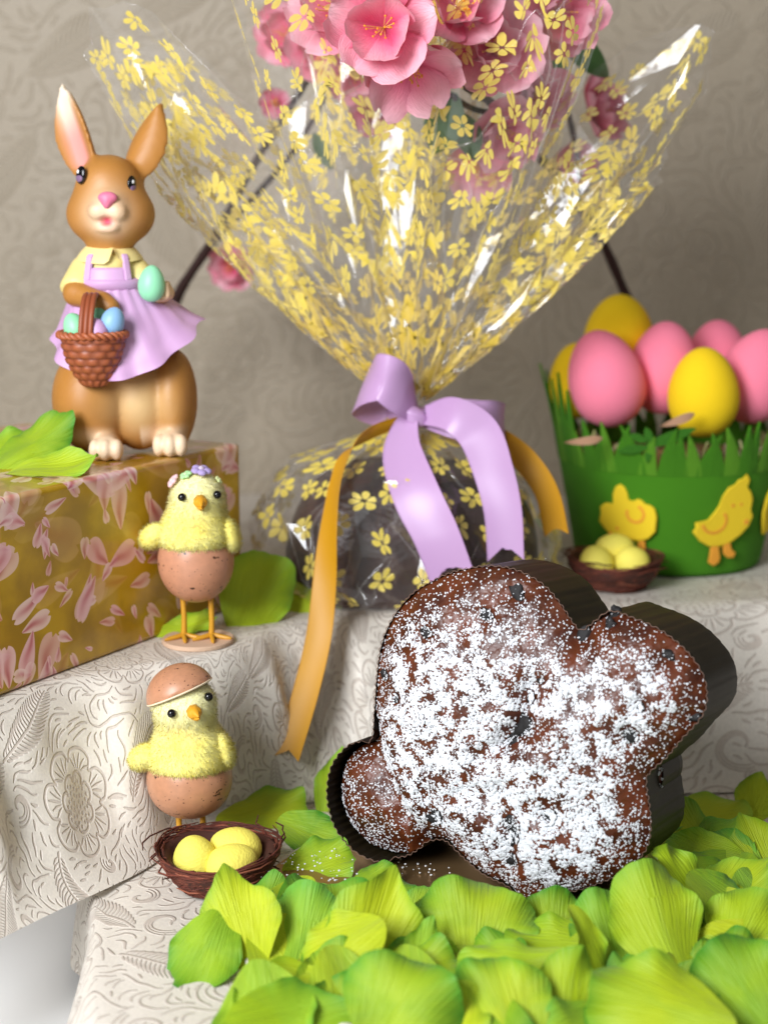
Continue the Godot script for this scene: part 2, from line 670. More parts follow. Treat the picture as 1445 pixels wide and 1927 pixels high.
func make_materials() -> void:
	draw_damask()
	var relief := ink_relief()
	var emb := {"heightmap_enabled": true, "heightmap_texture": relief, "heightmap_scale": 0.05}
	M.cloth = mt(255, 255, 255, 0.5, emb)
	M.cloth.albedo_texture = ink_picture(Color(0.87, 0.84, 0.79), Color(0.785, 0.74, 0.69))
	M.backdrop = mt(255, 255, 255, 0.55, emb)
	M.backdrop.heightmap_scale = 0.075
	M.backdrop.albedo_texture = ink_picture(Color(0.66, 0.61, 0.53), Color(0.66, 0.61, 0.53))
	M.white = mt(238, 238, 236, 0.6)
	M.paper = mt(255, 255, 255, 0.3, {"albedo_texture": petal_paper(), "clearcoat_enabled": true, "clearcoat": 0.5, "clearcoat_roughness": 0.12})
	var crease := noise_pic(0.05, FastNoiseLite.TYPE_SIMPLEX_SMOOTH, 256, 256, Vector2(5.0, 0.25), 8)
	M.petal = vm(0.62, {"heightmap_enabled": true, "heightmap_texture": crease, "heightmap_scale": 0.065, "backlight_enabled": true, "backlight": Color(0.5, 0.5, 0.5), "rim_enabled": true, "rim": 0.15, "rim_tint": 0.6})
	M.blossom = vm(0.6, {"heightmap_enabled": true, "heightmap_texture": crease, "heightmap_scale": 0.05, "backlight_enabled": true, "backlight": Color(0.55, 0.55, 0.55)})
	M.paint = vm(0.48)
	M.matte = vm(0.85)
	M.shell_a = mt(255, 255, 255, 0.38, {"albedo_texture": speckled(41, Color(0.74, 0.53, 0.40))})
	M.shell_b = mt(255, 255, 255, 0.38, {"albedo_texture": speckled(58, Color(0.76, 0.54, 0.42))})
	M.fluff = vm(1.0, {"backlight_enabled": true, "backlight": Color(0.2, 0.2, 0.2)})
	M.black = mt(14, 13, 15, 0.12)
	var grain := noise_pic(0.09, FastNoiseLite.TYPE_SIMPLEX_SMOOTH, 256, 256, Vector2(1, 1), 12, 4)
	M.cake = vm(0.42, {"heightmap_enabled": true, "heightmap_texture": grain, "heightmap_scale": 0.05})
	M.chip = mt(13, 9, 9, 0.7)
	M.sugar = mt(226, 229, 233, 0.95)
	M.mould = mt(34, 27, 13, 0.5, {"metallic_specular": 0.35})
	M.rim = mt(120, 92, 78, 0.6)
	M.board = mt(176, 140, 96, 0.3, {"metallic": 0.75})
	M.board_edge = mt(214, 208, 196, 0.5)
	M.film = mt(255, 255, 252, 0.04, {"transparency": BaseMaterial3D.TRANSPARENCY_ALPHA})
	M.film.albedo_color.a = 0.03
	M.print = mt(252, 226, 84, 0.45, {"backlight_enabled": true, "backlight": Color(0.9, 0.9, 0.9)})
	M.print_dense = mt(240, 208, 78, 0.45, {"backlight_enabled": true, "backlight": Color(0.9, 0.9, 0.9)})
	M.lilac = mt(194, 154, 198, 0.36, {"rim_enabled": true, "rim": 0.2, "rim_tint": 0.7, "backlight_enabled": true, "backlight": Color(0.15, 0.15, 0.15)})
	M.gold = mt(196, 140, 8, 0.5, {"rim_enabled": true, "rim": 0.1, "rim_tint": 0.7, "backlight_enabled": true, "backlight": Color(0.15, 0.15, 0.15)})
	M.felt = mt(66, 132, 4, 0.95, {"rim_enabled": true, "rim": 0.25, "rim_tint": 0.8})
	M.felt_light = mt(92, 152, 24, 0.95, {"rim_enabled": true, "rim": 0.5, "rim_tint": 0.8})
	M.felt_yellow = mt(246, 212, 38, 0.9)
	M.felt_orange = mt(240, 164, 50, 0.9)
	var fuzz := noise_pic(0.35, FastNoiseLite.TYPE_SIMPLEX_SMOOTH, 256, 256, Vector2(1, 1), 31, 2)
	var furry := {"heightmap_enabled": true, "heightmap_texture": fuzz, "heightmap_scale": 0.03, "rim_enabled": true, "rim": 0.5, "rim_tint": 0.8}
	for f in [M.felt, M.felt_light, M.felt_yellow, M.felt_orange]:
		f.heightmap_enabled = true
		f.heightmap_texture = fuzz
		f.heightmap_scale = 0.05
	M.egg_pink = mt(255, 136, 162, 0.9, furry)
	M.egg_yellow = mt(252, 212, 12, 0.9, furry)
	M.egg_lemon = mt(248, 234, 100, 0.75, {"heightmap_enabled": true, "heightmap_texture": grain, "heightmap_scale": 0.03})
	M.straw = mt(222, 210, 160, 0.8)
	M.tan = mt(206, 160, 128, 0.7)
	M.bark = mt(52, 28, 24, 0.7)
	M.leaf = mt(46, 92, 28, 0.5, {"backlight_enabled": true, "backlight": Color(0.3, 0.3, 0.3)})
	M.nest = vm(0.8)
	M.leg = mt(206, 150, 40, 0.4)
	M.disc = mt(206, 174, 146, 0.75)


func _ready() -> void:
	rng.seed = 20240331
	nz.seed = 4
	nz.frequency = 0.18
	# camera, air and lamps
	var cam := Camera3D.new()
	cam.name = "camera"
	add_child(cam)
	cam.position = Vector3(0, 37.2, 0) * CM
	cam.rotation_degrees = Vector3(-11.5, 0, 0)
	cam.fov = 36.0
	var lens_ := CameraAttributesPhysical.new()
	lens_.frustum_focal_length = 36.93
	lens_.frustum_focus_distance = 0.86
	lens_.frustum_near = 0.05
	lens_.frustum_far = 50.0
	lens_.exposure_aperture = 3.4
	cam.attributes = lens_
	cam.current = true
	var env := Environment.new()
	env.background_mode = Environment.BG_COLOR
	env.background_color = Color(0.84, 0.85, 0.86)
	env.background_energy_multiplier = 0.12
	env.tonemap_mode = Environment.TONE_MAPPER_LINEAR
	env.tonemap_exposure = 1.0
	env.sdfgi_enabled = true
	env.ssao_enabled = true
	env.ssil_enabled = true
	var we := WorldEnvironment.new()
	we.name = "room_air"
	we.environment = env
	add_child(we)
	var win := AreaLight3D.new()  # the window to the left of the table
	win.name = "window_light"
	win.area_size = Vector2(0.5, 0.7)
	win.light_color = Color(0.97, 0.98, 1.0)
	win.light_energy = 2.9
	win.shadow_enabled = true
	win.area_range = 8.0
	win.area_attenuation = 2.0
	add_child(win)
	win.look_at_from_position(Vector3(-0.66, 0.78, 0.14), Vector3(0.0, 0.1, -0.95))

	var room := AreaLight3D.new()  # the pale room behind the camera
	room.name = "room_light"
	room.area_size = Vector2(1.6, 1.2)
	room.light_color = Color(1.0, 0.985, 0.96)
	room.light_energy = 0.4
	room.shadow_enabled = true
	room.area_range = 8.0
	room.area_attenuation = 2.0
	add_child(room)
	room.look_at_from_position(Vector3(0.75, 1.45, 0.45), Vector3(0.05, 0.1, -1.0))

	make_materials()
	build_setting()
	build_gift_box()
	build_wrapped_cake()
	build_branches()
	build_felt_basket()
	build_rabbit()
	build_chicks()
	build_nests()
	build_dove_cake()
	build_petals()


# ---- the cloths and what they hang in front of ---------------------------------------------------------------------------------
func table_edge(d: float) -> float:
	return -12.5 - (d - 65.7) * 0.209


func build_setting() -> void:
	var g := Geo.new()
	g.sheet(60, 40, func(u, v):
		var x: float = lerpf(-95, 95, u)
		var y: float = lerpf(-50, 110, v)
		var z: float = -141.0 + 0.9 * sin(x * 0.06 + 1.2) + 0.4 * sin(x * 0.19 + y * 0.02)
		return [Vector3(x, y, z), Vector2(x / 54.0 + 0.13, -y / 54.0 + 0.3)])
	tag(put("backdrop_cloth", g.mesh(), M.backdrop), "taupe backdrop cloth with embossed swirls hanging behind everything", "backdrop")
	g = Geo.new()
	g.sheet(2, 2, func(u, v): return [Vector3(lerpf(-300, 300, u), -7, lerpf(-138, 60, v))])
	var fl := put("floor", g.mesh(), M.white)
	fl.set_meta("kind", "structure")
	# lower cloth: flat top, rounded left edge, then an uneven hang
	g = Geo.new()
	g.sheet(100, 70, func(u, v):
		var d: float = lerpf(52.0, 112.0, v)
		var e := table_edge(d)
		var s: float = u * 85.0 - 15.0
		var x := e + s
		var y := 0.0
		if s < 0.0:
			var k := -s
			var wave := 0.9 * sin(d * 0.42 + 0.8) + 0.5 * sin(d * 0.9)
			var flap := 0.24 * smoothstep(77.0, 71.0, d) + 0.04
			k = minf(k, 6.4 + 0.3 * sin(d * 0.7))
			x = e - 0.9 * (1.0 - exp(-k * 0.8)) - k * flap + wave * clampf(k * 0.08, 0, 1)
			y = -k + 0.9 * (1.0 - exp(-k * 0.8))
		else:
			y = 0.06 * nz.get_noise_2d(x * 1.4, d * 1.4) - 0.5 * exp(-s * 1.4)
		return [Vector3(x, y, -d), Vector2((x if s >= 0.0 else e + s) / 30.0, d / 30.0)])
	tag(put("tablecloth", g.mesh(), M.cloth), "pale grey tablecloth with dark tooled swirls lying under the green petals", "tablecloth")
	# upper cloth over a hidden step: flat top, rolled edge, a steep fall with soft folds
	var edge := [Vector2(-27.0, 72.5), Vector2(-23.8, 76.0), Vector2(-21.0, 79.5), Vector2(-16.0, 85.0), Vector2(-11.8, 88.6), Vector2(-8.6, 91.2), Vector2(-5.6, 95.2), Vector2(-1.5, 97.6), Vector2(5.0, 98.6), Vector2(16.0, 99.6), Vector2(30.0, 100.6), Vector2(52.0, 102.0)]
	var reach := [4.0, 3.8, 3.6, 3.0, 0.9, 0.9, 3.0, 3.6, 4.4, 5.0, 5.0, 5.0]
	g = Geo.new()
	g.sheet(170, 46, func(u, v):
		var e: Vector2 = spline(edge, u)
		var t: Vector2 = (spline(edge, minf(u + 0.01, 1)) - spline(edge, maxf(u - 0.01, 0)) as Vector2).normalized()
		var nr := Vector2(t.y, -t.x)
		var w: float = spline(reach, u)
		var q: Vector2
		var along: float = u * 110.0
		var run: float
		if v < 0.3:
			q = Vector2(lerpf(-58.0, -0.6 - 0.5 * w, v / 0.3), 0.0)
			run = q.x
			# the folded-back ridges run into the flat top only near its edge
			q.y = 0.0
		else:
			var k: float = (v - 0.3) / 0.7
			var a := Vector2(-0.6 - 0.5 * w, 0.0)
			var b := Vector2(0.8, 0.1)
			var c := Vector2(w * 0.35, -8.2)
			var d := Vector2(w + 0.3 + 0.2 * w, -10.05)
			q = a * pow(1 - k, 3) + b * 3.0 * k * pow(1 - k, 2) + c * 3.0 * k * k * (1 - k) + d * pow(k, 3)
			run = -0.6 - 0.5 * w + k * 14.0
			var fold := 0.5 * sin(along * 0.34 + 2.0) + 0.35 * sin(along * 0.83) + 0.55 * nz.get_noise_2d(along * 0.9, run * 0.7)
			q.x += fold * sin(PI * clampf(k * 1.05, 0, 1)) * 0.3 * w
			q.y += 0.18 * nz.get_noise_2d(along * 1.3 + 40.0, run) * sin(PI * k)
		var at := e + nr * q.x
		return [Vector3(at.x, 10.2 + q.y, -at.y), Vector2(along / 30.0, run / 30.0 + 0.25)])
	tag(put("draped_cloth", g.mesh(), M.cloth), "pale embossed cloth draped over the raised step under box, cake and basket", "cloth")


# ---- the gift box -----------------------------------------------------------------------------------------------------------------
func build_gift_box() -> void:
	var e1 := Vector3(0.51, 0, -0.86).normalized()
	var n1 := Vector3(0.86, 0, 0.51).normalized()
	var o: Vector3 = Vector3(-20.92, 10.20, -82.10) - e1 * 16.0
	var tall := 10.9
	var deep := 19.0
	var long := 38.6
	var r := 0.35
	var prof := []  # across the box: (towards the front, up)
	for q in [[-deep + r, 0.02, 0], [-r, 0.02, 0]]:
		prof.append(Vector2(q[0], q[1]))
	for k in 5:
		var a := -PI / 2 + k * PI / 8
		prof.append(Vector2(-r + cos(a) * r, r + sin(a) * r))
	for k in 5:
		var a := k * PI / 8
		prof.append(Vector2(-r + cos(a) * r, tall - r + sin(a) * r))
	for k in 5:
		var a := PI / 2 + k * PI / 8
		prof.append(Vector2(-deep + r + cos(a) * r, tall - r + sin(a) * r))
	prof.append(Vector2(-deep, r))
	prof.append(prof[0])
	var run := [0.0]
	for k in range(1, prof.size()):
		run.append(run[-1] + (prof[k] as Vector2).distance_to(prof[k - 1]))
	var g := Geo.new()
	var stations := [0.0, 0.06, 0.3, long - 0.3, long - 0.06, long]
	var inset := [0.35, 0.06, 0.0, 0.0, 0.06, 0.35]
	g.sheet(prof.size() - 1, 5, func(u, v):
		var k := roundi(u * (prof.size() - 1))
		var j := roundi(v * 5)
		var q: Vector2 = prof[k]
		q = Vector2(clampf(q.x, -deep + inset[j], -inset[j]), clampf(q.y, inset[j], tall - inset[j]))
		return [o + e1 * stations[j] + n1 * q.x + Vector3.UP * q.y, Vector2(stations[j] / 20.0 + 0.18, -run[k] / 20.0 + 0.44)])
	for end in [0, 5]:
		var m := g.add(o + e1 * stations[end] + n1 * (-deep * 0.5) + Vector3.UP * tall * 0.5, Vector2(0.5, 0.5))
		var ring := []
		for k in prof.size():
			var q: Vector2 = prof[k]
			q = Vector2(clampf(q.x, -deep + 0.35, -0.35), clampf(q.y, 0.35, tall - 0.35))
			ring.append(g.add(o + e1 * stations[end] + n1 * q.x + Vector3.UP * q.y, Vector2(q.x / 24.0, -q.y / 24.0)))
		for k in prof.size() - 1:
			if end == 0:
				g.tri(m, ring[k], ring[k + 1])
			else:
				g.tri(m, ring[k + 1], ring[k])
	var t := thing("gift_box", "long box wrapped in glossy gold paper printed with pink cherry petals", "gift box")
	put("box_body", g.mesh(), M.paper, t)
	g = Geo.new()  # a strip of folded paper along the top edge, where the wrapping overlaps
	g.box(o + e1 * (long * 0.5) + n1 * (-deep * 0.55) + Vector3.UP * (tall + 0.03), Vector3(0.7, 0.025, long * 0.49), Basis(n1, Vector3.UP, -e1))
	put("paper_seam", g.mesh(true), M.paper, t)


# ---- the cake in printed cellophane, tied with two ribbons ---------------------------------------------------------------------------
const NECK := Vector3(1.61, 23.30, -104.00)
const MID := Vector3(1.6, 10.2, -106.5)


# flat facets over a grid, and places on them for the print
class Film:
	var nu := 0
	var nv := 0
	var p := PackedVector3Array()

	func at(u: float, v: float) -> Vector3:
		var x := fposmod(u, 1.0) * nu
		var y := clampf(v, 0.0, 0.9999) * nv
		var i := int(x) % nu
		var j := int(y)
		var fx := x - int(x)
		var fy := y - j
		var a := p[j * nu + i]
		var b := p[j * nu + (i + 1) % nu]
		var c := p[(j + 1) * nu + (i + 1) % nu]
		var d := p[(j + 1) * nu + i]
		if fx >= fy:
			return a + (b - a) * fx + (c - b) * fy
		return a + (d - a) * fy + (c - d) * fx

	func geo() -> Geo:
		var g := Geo.new()
		for k in p.size():
			g.add(p[k])
		for j in nv:
			for i in nu:
				var a := j * nu + i
				var b := j * nu + (i + 1) % nu
				g.tri(a, b, b + nu)
				g.tri(a, b + nu, a + nu)
		return g


# one six-petalled flower laid on the film at (u, v); DU and DV are its half sizes there
func print_flower(f: Film, g: Geo, u: float, v: float, du: float, dv: float, turn: float, out_of: Vector3) -> void:
	var shape := [Vector2(0.14, 0.0), Vector2(0.3, 0.15), Vector2(0.62, 0.27), Vector2(0.86, 0.25), Vector2(1.0, 0.1), Vector2(1.0, -0.1), Vector2(0.86, -0.25), Vector2(0.62, -0.27), Vector2(0.3, -0.15)]
	var c0 := f.at(u, v)
	var n := (f.at(u + 0.004, v) - c0).cross(f.at(u, minf(v + 0.01, 0.999)) - c0)
	if n.length() < 1e-6:
		return
	n = n.normalized()
	if n.dot(c0 - out_of) < 0.0:
		n = -n
	for k in 6:
		var a := turn + TAU * k / 6
		var first := -1
		var prev := -1
		for s in shape:
			var q: Vector2 = (s as Vector2).rotated(a)
			var vv := v + q.y * dv
			if vv > 0.995 or vv < 0.0:
				prev = -1
				break
			var i := g.add(f.at(u + q.x * du, vv) + n * 0.035)
			if first < 0:
				first = i
			elif prev >= 0 and prev != first:
				g.tri(first, prev, i)
			prev = i


func build_wrapped_cake() -> void:
	# the dark cake under the film
	var g := Geo.new()
	g.sheet(64, 26, func(u, v):
		var a: float = TAU * u
		var e: float = PI * 0.5 * (1.0 - v)
		var c := Vector3(cos(a) * pow(absf(cos(e)), 0.55), pow(absf(sin(e)), 0.75), sin(a) * pow(absf(cos(e)), 0.55))
		var lobes: float = 0.96 + 0.04 * sin(3.0 * a + 0.6) + 0.03 * sin(5.0 * a + 2.0)
		var q := Vector3(c.x * 9.1 * lobes, c.y * 8.8, c.z * 7.0 * lobes)
		q += c * 0.3 * nz.get_noise_3d(q.x * 1.3, q.y * 1.3, q.z * 1.3)
		return [MID + Vector3(0, 0.1, 0) + q, Vector2(u * 3, v), S(40, 20, 14).lerp(S(66, 36, 26), clampf(0.5 + nz.get_noise_3d(q.x, q.y, q.z), 0, 1))])
	tag(put("chocolate_cake", g.mesh(), M.cake), "dark chocolate cake inside the clear wrap with yellow flowers", "cake")

	var bag := thing("cellophane_wrap", "clear cellophane bag printed with yellow flowers, gathered by a lilac bow", "gift wrap")
	# below the ribbon: close round the cake
	var low := Film.new()
	low.nu = 60
	low.nv = 11
	var prof := [Vector2(0.9, 0.0), Vector2(1.3, 0.7), Vector2(2.6, 2.0), Vector2(5.4, 3.1), Vector2(7.7, 4.2), Vector2(9.1, 5.5), Vector2(9.9, 7.2), Vector2(10.3, 9.0), Vector2(10.4, 10.8), Vector2(10.2, 12.0), Vector2(9.6, 12.7), Vector2(7.0, 12.85)]
	for j in 12:
		var q: Vector2 = prof[j]
		var w := clampf((j - 1) / 5.0, 0, 1)
		for i in 60:
			var a := TAU * (i + (rng.randf() - 0.5) * 0.8 * w + 0.5 * (j % 2)) / 60.0
			var r := q.x * (1.0 + 0.09 * sin(9.0 * a + 0.7) * (1.0 - w * 0.7)) + rng.randf_range(-0.2, 0.4) * w + (rng.randf_range(0.2, 0.9) * w if rng.randf() < 0.24 else 0.0)
			var squash := lerpf(1.0, 0.82, w)
			var c := Vector3(NECK.x, 0, NECK.z).lerp(Vector3(MID.x, 0, MID.z), w)
			var y := NECK.y - q.y + rng.randf_range(-0.25, 0.25) * w * (1.0 if j < 9 else 0.0)
			low.p.append(Vector3(c.x + cos(a) * r * 1.0, y, c.z - sin(a) * r * squash))
	put("lower_film", low.geo().mesh(true), M.film, bag)
	var pr := Geo.new()
	for row in 7:
		var v := [0.1, 0.2, 0.31, 0.43, 0.56, 0.70, 0.83][row] as float
		var n := [16, 22, 24, 24, 25, 26, 26][row] as int
		for k in n:
			var u := (k + 0.5 * (row % 2) + rng.randf_range(-0.28, 0.28)) / n
			var rad: float = prof[clampi(int(v * 11.0), 0, 10)].x
			print_flower(low, pr, u, v + rng.randf_range(-0.02, 0.02), 0.6 / (TAU * maxf(rad, 2.2) * 0.95), 0.044, rng.randf() * TAU, MID)
	put("flower_print", pr.mesh(), M.print, bag, "stuff")

	# above the ribbon: four corners of the sheet stand up and out
	var up := Film.new()
	up.nu = 110
	up.nv = 11
	for j in 12:
		for i in 110:
			var t := j / 11.0
			if j > 0 and j < 11:
				t += rng.randf_range(-0.04, 0.04)
			var u := (i + (rng.randf() - 0.5) * 0.75 * clampf(j / 3.0, 0, 1)) / 110.0
			var q := flare(u * TAU, t)
			if j > 0:
				q += Vector3(rng.randfn(), rng.randfn() * 0.4, rng.randfn()) * 0.15 * clampf(j / 4.0, 0, 1)
				if rng.randf() < 0.09:
					q += Vector3(rng.randfn() * 0.3, rng.randfn() * 0.4, rng.randfn() * 0.7) * clampf(j / 5.0, 0, 1)
			up.p.append(q)
	put("upper_film", up.geo().mesh(true), M.film, bag)
	pr = Geo.new()
	var dense := Geo.new()
	for row in 21:
		var s := 1.2 + row * 1.72
		var n := int(22.0 + s * 2.3)
		for k in n:
			var phi := TAU * (k + 0.5 * (row % 2) + rng.randf_range(-0.25, 0.25)) / n
			var v := (s + rng.randf_range(-0.4, 0.4)) / reach_of(phi)
			if v > 0.97:
				continue
			var uu := phi / TAU
			var du := minf(0.68 * 0.02 / maxf(up.at(uu + 0.01, v).distance_to(up.at(uu - 0.01, v)), 0.12), 0.9 / (s * 3.2 + 4.0))
			var dv := 0.68 * 0.04 / maxf(up.at(uu, v + 0.02).distance_to(up.at(uu, v - 0.02)), 0.85)
			print_flower(up, dense if row < 5 else pr, uu, v, du, dv, rng.randf() * TAU, NECK + Vector3(0, s, s * 0.06))
	put("flower_print", pr.mesh(), M.print, bag, "stuff")
	put("flower_print", dense.mesh(), M.print_dense, bag, "stuff")
	# sharp folds in the film, which catch the window, and its cut edge
	for f in [low, up]:
		var fold := Geo.new()
		for k in (90 if f == low else 110):
			var u0 := rng.randf()
			var v0 := rng.randf_range(0.12, 0.75)
			var dv := rng.randf_range(0.06, 0.3)
			var drift := rng.randf_range(-0.045, 0.045)
			var path := []
			var rr := []
			for i in 9:
				var t := i / 8.0
				path.append(f.at(u0 + drift * t, v0 + dv * t))
				rr.append(0.015 + rng.randf_range(0.05, 0.09) * sin(PI * t))
			fold.tube(path, rr, 6, Color.WHITE, false)
		put("film_fold", fold.mesh(), M.film, bag, "stuff")
	var rim := []
	var rr2 := []
	for k in 441:
		rim.append(up.at(k / 440.0, 0.9995))
		rr2.append(0.03)
	var hem := Geo.new()
	hem.tube(rim, rr2, 5, Color.WHITE, false)
	put("film_edge", hem.mesh(), M.film, bag)
	build_ribbons()


# The upper film runs once round: q goes from the right edge over the front to the left edge, then back behind.
func flare_turn(phi: float) -> float:
	var q := fposmod(phi / TAU, 1.0) * 2.0
	return lerpf(49.0, -50.0, smoothstep(0.0, 1.0, q) * 0.5 + q * 0.5) if q < 1.0 else lerpf(-50.0, 49.0, smoothstep(0.0, 1.0, q - 1.0) * 0.5 + (q - 1.0) * 0.5)


func plateau(x: float, from: float, to: float, soft: float) -> float:
	return smoothstep(from - soft, from + soft, x) * (1.0 - smoothstep(to - soft, to + soft, x))


func reach_of(phi: float) -> float:
	var a := flare_turn(phi)
	if fposmod(phi, TAU) < PI:  # front sheet: a left corner and the tall, broad middle corner
		return 20.5 + 8.0 * plateau(a, -46.5, -29.5, 4.0) + 2.2 * bump(a + 38.0, 5.0) + 12.0 * plateau(a, -23.0, 24.0, 3.0) + 0.5 * sin(phi * 17.0)
	return 21.0 + 7.0 * plateau(a, 30.5, 45.5, 4.0) + 2.6 * bump(a - 37.0, 4.5) + 8.0 * plateau(a, -46.0, -31.0, 5.0) + 7.0 * plateau(a, -17.0, 14.0, 5.0) + 0.5 * sin(phi * 13.0)


func flare(phi: float, t: float) -> Vector3:
	var s := reach_of(phi) * t
	var w := clampf(s / 8.0, 0.0, 1.0)
	var q := fposmod(phi / TAU, 1.0) * 2.0
	var front := q < 1.0
	var m := q if front else q - 1.0
	var turn := deg_to_rad(flare_turn(phi) * (1.1 - 0.14 * t) + (1.4 * sin(17.0 * m * PI + 2.0 * t) + 1.6 * sin(23.0 * m + 1.0)) * sin(PI * m) * w)
	var z := s * sin(PI * m) * (0.2 if front else -0.14)
	if front:
		z += s * 0.15 * t * plateau(flare_turn(phi), -23.0, 24.0, 9.0)
	var ruf := 0.05 * sin(6.0 * PI * m + 0.6 + 1.2 * t) + 0.02 * sin(13.0 * PI * m + 2.2 - t) + 0.012 * sin(27.0 * PI * m + 2.0 * t) * (1.2 - t)
	z += s * ruf * (1.0 if front else -1.0) * (0.45 + 0.55 * sin(PI * m))
	return NECK + Vector3(cos(phi) * 0.75 + s * sin(turn), s * cos(turn), z + sin(phi) * 0.75)


func build_ribbons() -> void:
	var bow := thing("lilac_bow", "lilac satin ribbon tied in a bow round the cellophane neck", "ribbon")
	var up := Vector3.UP
	var a := [Vector3(2.17, 22.72, -102.30), Vector3(1.18, 24.44, -100.60), Vector3(-0.02, 25.61, -100.00), Vector3(-1.12, 25.03, -101.40), Vector3(-1.48, 24.14, -103.00), Vector3(-0.26, 23.22, -103.80), Vector3(1.67, 22.70, -103.20)]
	put("bow_loop", ribbon(a, [up, Vector3(0.12, 1, 0), Vector3(0.16, 1, 0.1), Vector3(0.42, 1, 0.0), Vector3(0.3, 1, 0), up, up], [1.1, 2.7, 2.9, 2.9, 2.9, 2.6, 1.2], 60, 0.0, 0.12).mesh(), M.lilac, bow)
	a = [Vector3(2.52, 22.63, -102.20), Vector3(4.20, 22.76, -100.80), Vector3(6.59, 22.58, -100.60), Vector3(7.95, 22.01, -102.60), Vector3(6.88, 21.94, -105.00), Vector3(4.55, 22.30, -105.00), Vector3(2.72, 22.57, -103.40)]
	put("bow_loop", ribbon(a, [up, up, Vector3(-0.05, 1, 0), Vector3(-0.06, 1, 0), up, up, up], [1.0, 2.2, 2.9, 3.0, 2.9, 2.4, 1.2], 60, 0.0, 0.1).mesh(), M.lilac, bow)
	a = [Vector3(1.57, 22.82, -101.40), Vector3(1.18, 20.81, -100.00), Vector3(2.04, 18.41, -98.00), Vector3(3.26, 16.05, -97.00), Vector3(4.17, 13.70, -96.60)]
	put("ribbon_tail", ribbon(a, [Vector3(1, 0.2, 0), Vector3(1, 0.25, 0.1), Vector3(1, 0.3, 0.2), Vector3(1, 0.3, 0.15), Vector3(1, 0.25, 0.1)], [1.2, 2.5, 3.0, 2.9, 2.8], 40, 1.1, 0.16).mesh(), M.lilac, bow)
	a = [Vector3(2.68, 22.93, -101.60), Vector3(4.33, 23.25, -99.80), Vector3(6.00, 22.14, -99.20), Vector3(6.94, 19.84, -98.60), Vector3(7.54, 17.38, -98.00), Vector3(7.72, 14.71, -97.60)]
	put("ribbon_tail", ribbon(a, [Vector3(0.3, 1, 0), Vector3(0.45, 1, 0.1), Vector3(1, 0.75, 0.2), Vector3(1, 0.35, 0.3), Vector3(1, 0.2, 0.25), Vector3(1, 0.12, 0.2)], [1.2, 2.2, 2.7, 2.6, 2.4, 2.3], 44, 1.0, 0.14).mesh(), M.lilac, bow)
	var g := Geo.new()  # the knot: a band drawn tight over the gathers
	g.ball(Vector3(1.92, 22.88, -101.70), Vector3(1.0, 0.62, 0.7), Basis(Vector3.BACK, -0.55), 12)
	for k in g.p.size():
		var q := g.p[k] - g.p[0]
		g.p[k] += Vector3(0, 0, 0.07 * sin(q.y * 9.0 + q.x * 3.0))
	put("knot", g.mesh(), M.lilac, bow)
	g = Geo.new()
	var band := []
	var rr := []
	for k in 25:
		var f := TAU * k / 24
		band.append(NECK + Vector3(cos(f) * 1.15, -0.55 + 0.15 * sin(f * 2.0), sin(f) * 1.15))
		rr.append(0.42)
	g.tube(band, rr, 8)
	put("neck_band", g.mesh(), M.lilac, bow)

	var gold := thing("gold_ribbon", "long gold satin ribbon trailing from the bow down the draped cloth", "ribbon")
	a = [Vector3(1.31, 22.46, -102.40), Vector3(-0.77, 21.90, -100.80), Vector3(-2.29, 20.94, -99.20), Vector3(-3.05, 19.06, -98.20), Vector3(-3.46, 16.22, -97.00), Vector3(-3.73, 12.92, -96.40), Vector3(-4.09, 9.74, -95.40), Vector3(-4.90, 6.49, -93.60), Vector3(-5.91, 3.40, -91.60)]
	put("ribbon_tail", ribbon(a, [Vector3(0.2, 1, 0), Vector3(0.35, 1, 0.2), Vector3(0.6, 0.55, 0.6), Vector3(0.5, 0.1, 1), Vector3(0.7, 0.1, 0.75), Vector3(1, 0.1, 0.4), Vector3(1, 0.2, 0.1), Vector3(1, 0.35, 0), Vector3(1, 0.42, 0)], [0.7, 1.0, 1.35, 1.5, 1.6, 1.6, 1.6, 1.65, 1.7], 70, 0.6, 0.1).mesh(), M.gold, gold)
	a = [Vector3(2.71, 22.41, -102.80), Vector3(5.90, 21.86, -103.40), Vector3(8.32, 20.67, -102.60), Vector3(9.79, 19.32, -101.60), Vector3(10.76, 17.62, -101.20), Vector3(11.30, 15.31, -101.20)]
	put("ribbon_tail", ribbon(a, [up, Vector3(0.2, 1, 0), Vector3(0.8, 0.8, 0.2), Vector3(1, 0.6, 0.3), Vector3(1, 0.4, 0.4), Vector3(1, 0.3, 0.4)], [0.8, 1.4, 1.6, 1.6, 1.6, 1.6], 50, 0.5, 0.1).mesh(), M.gold, gold)


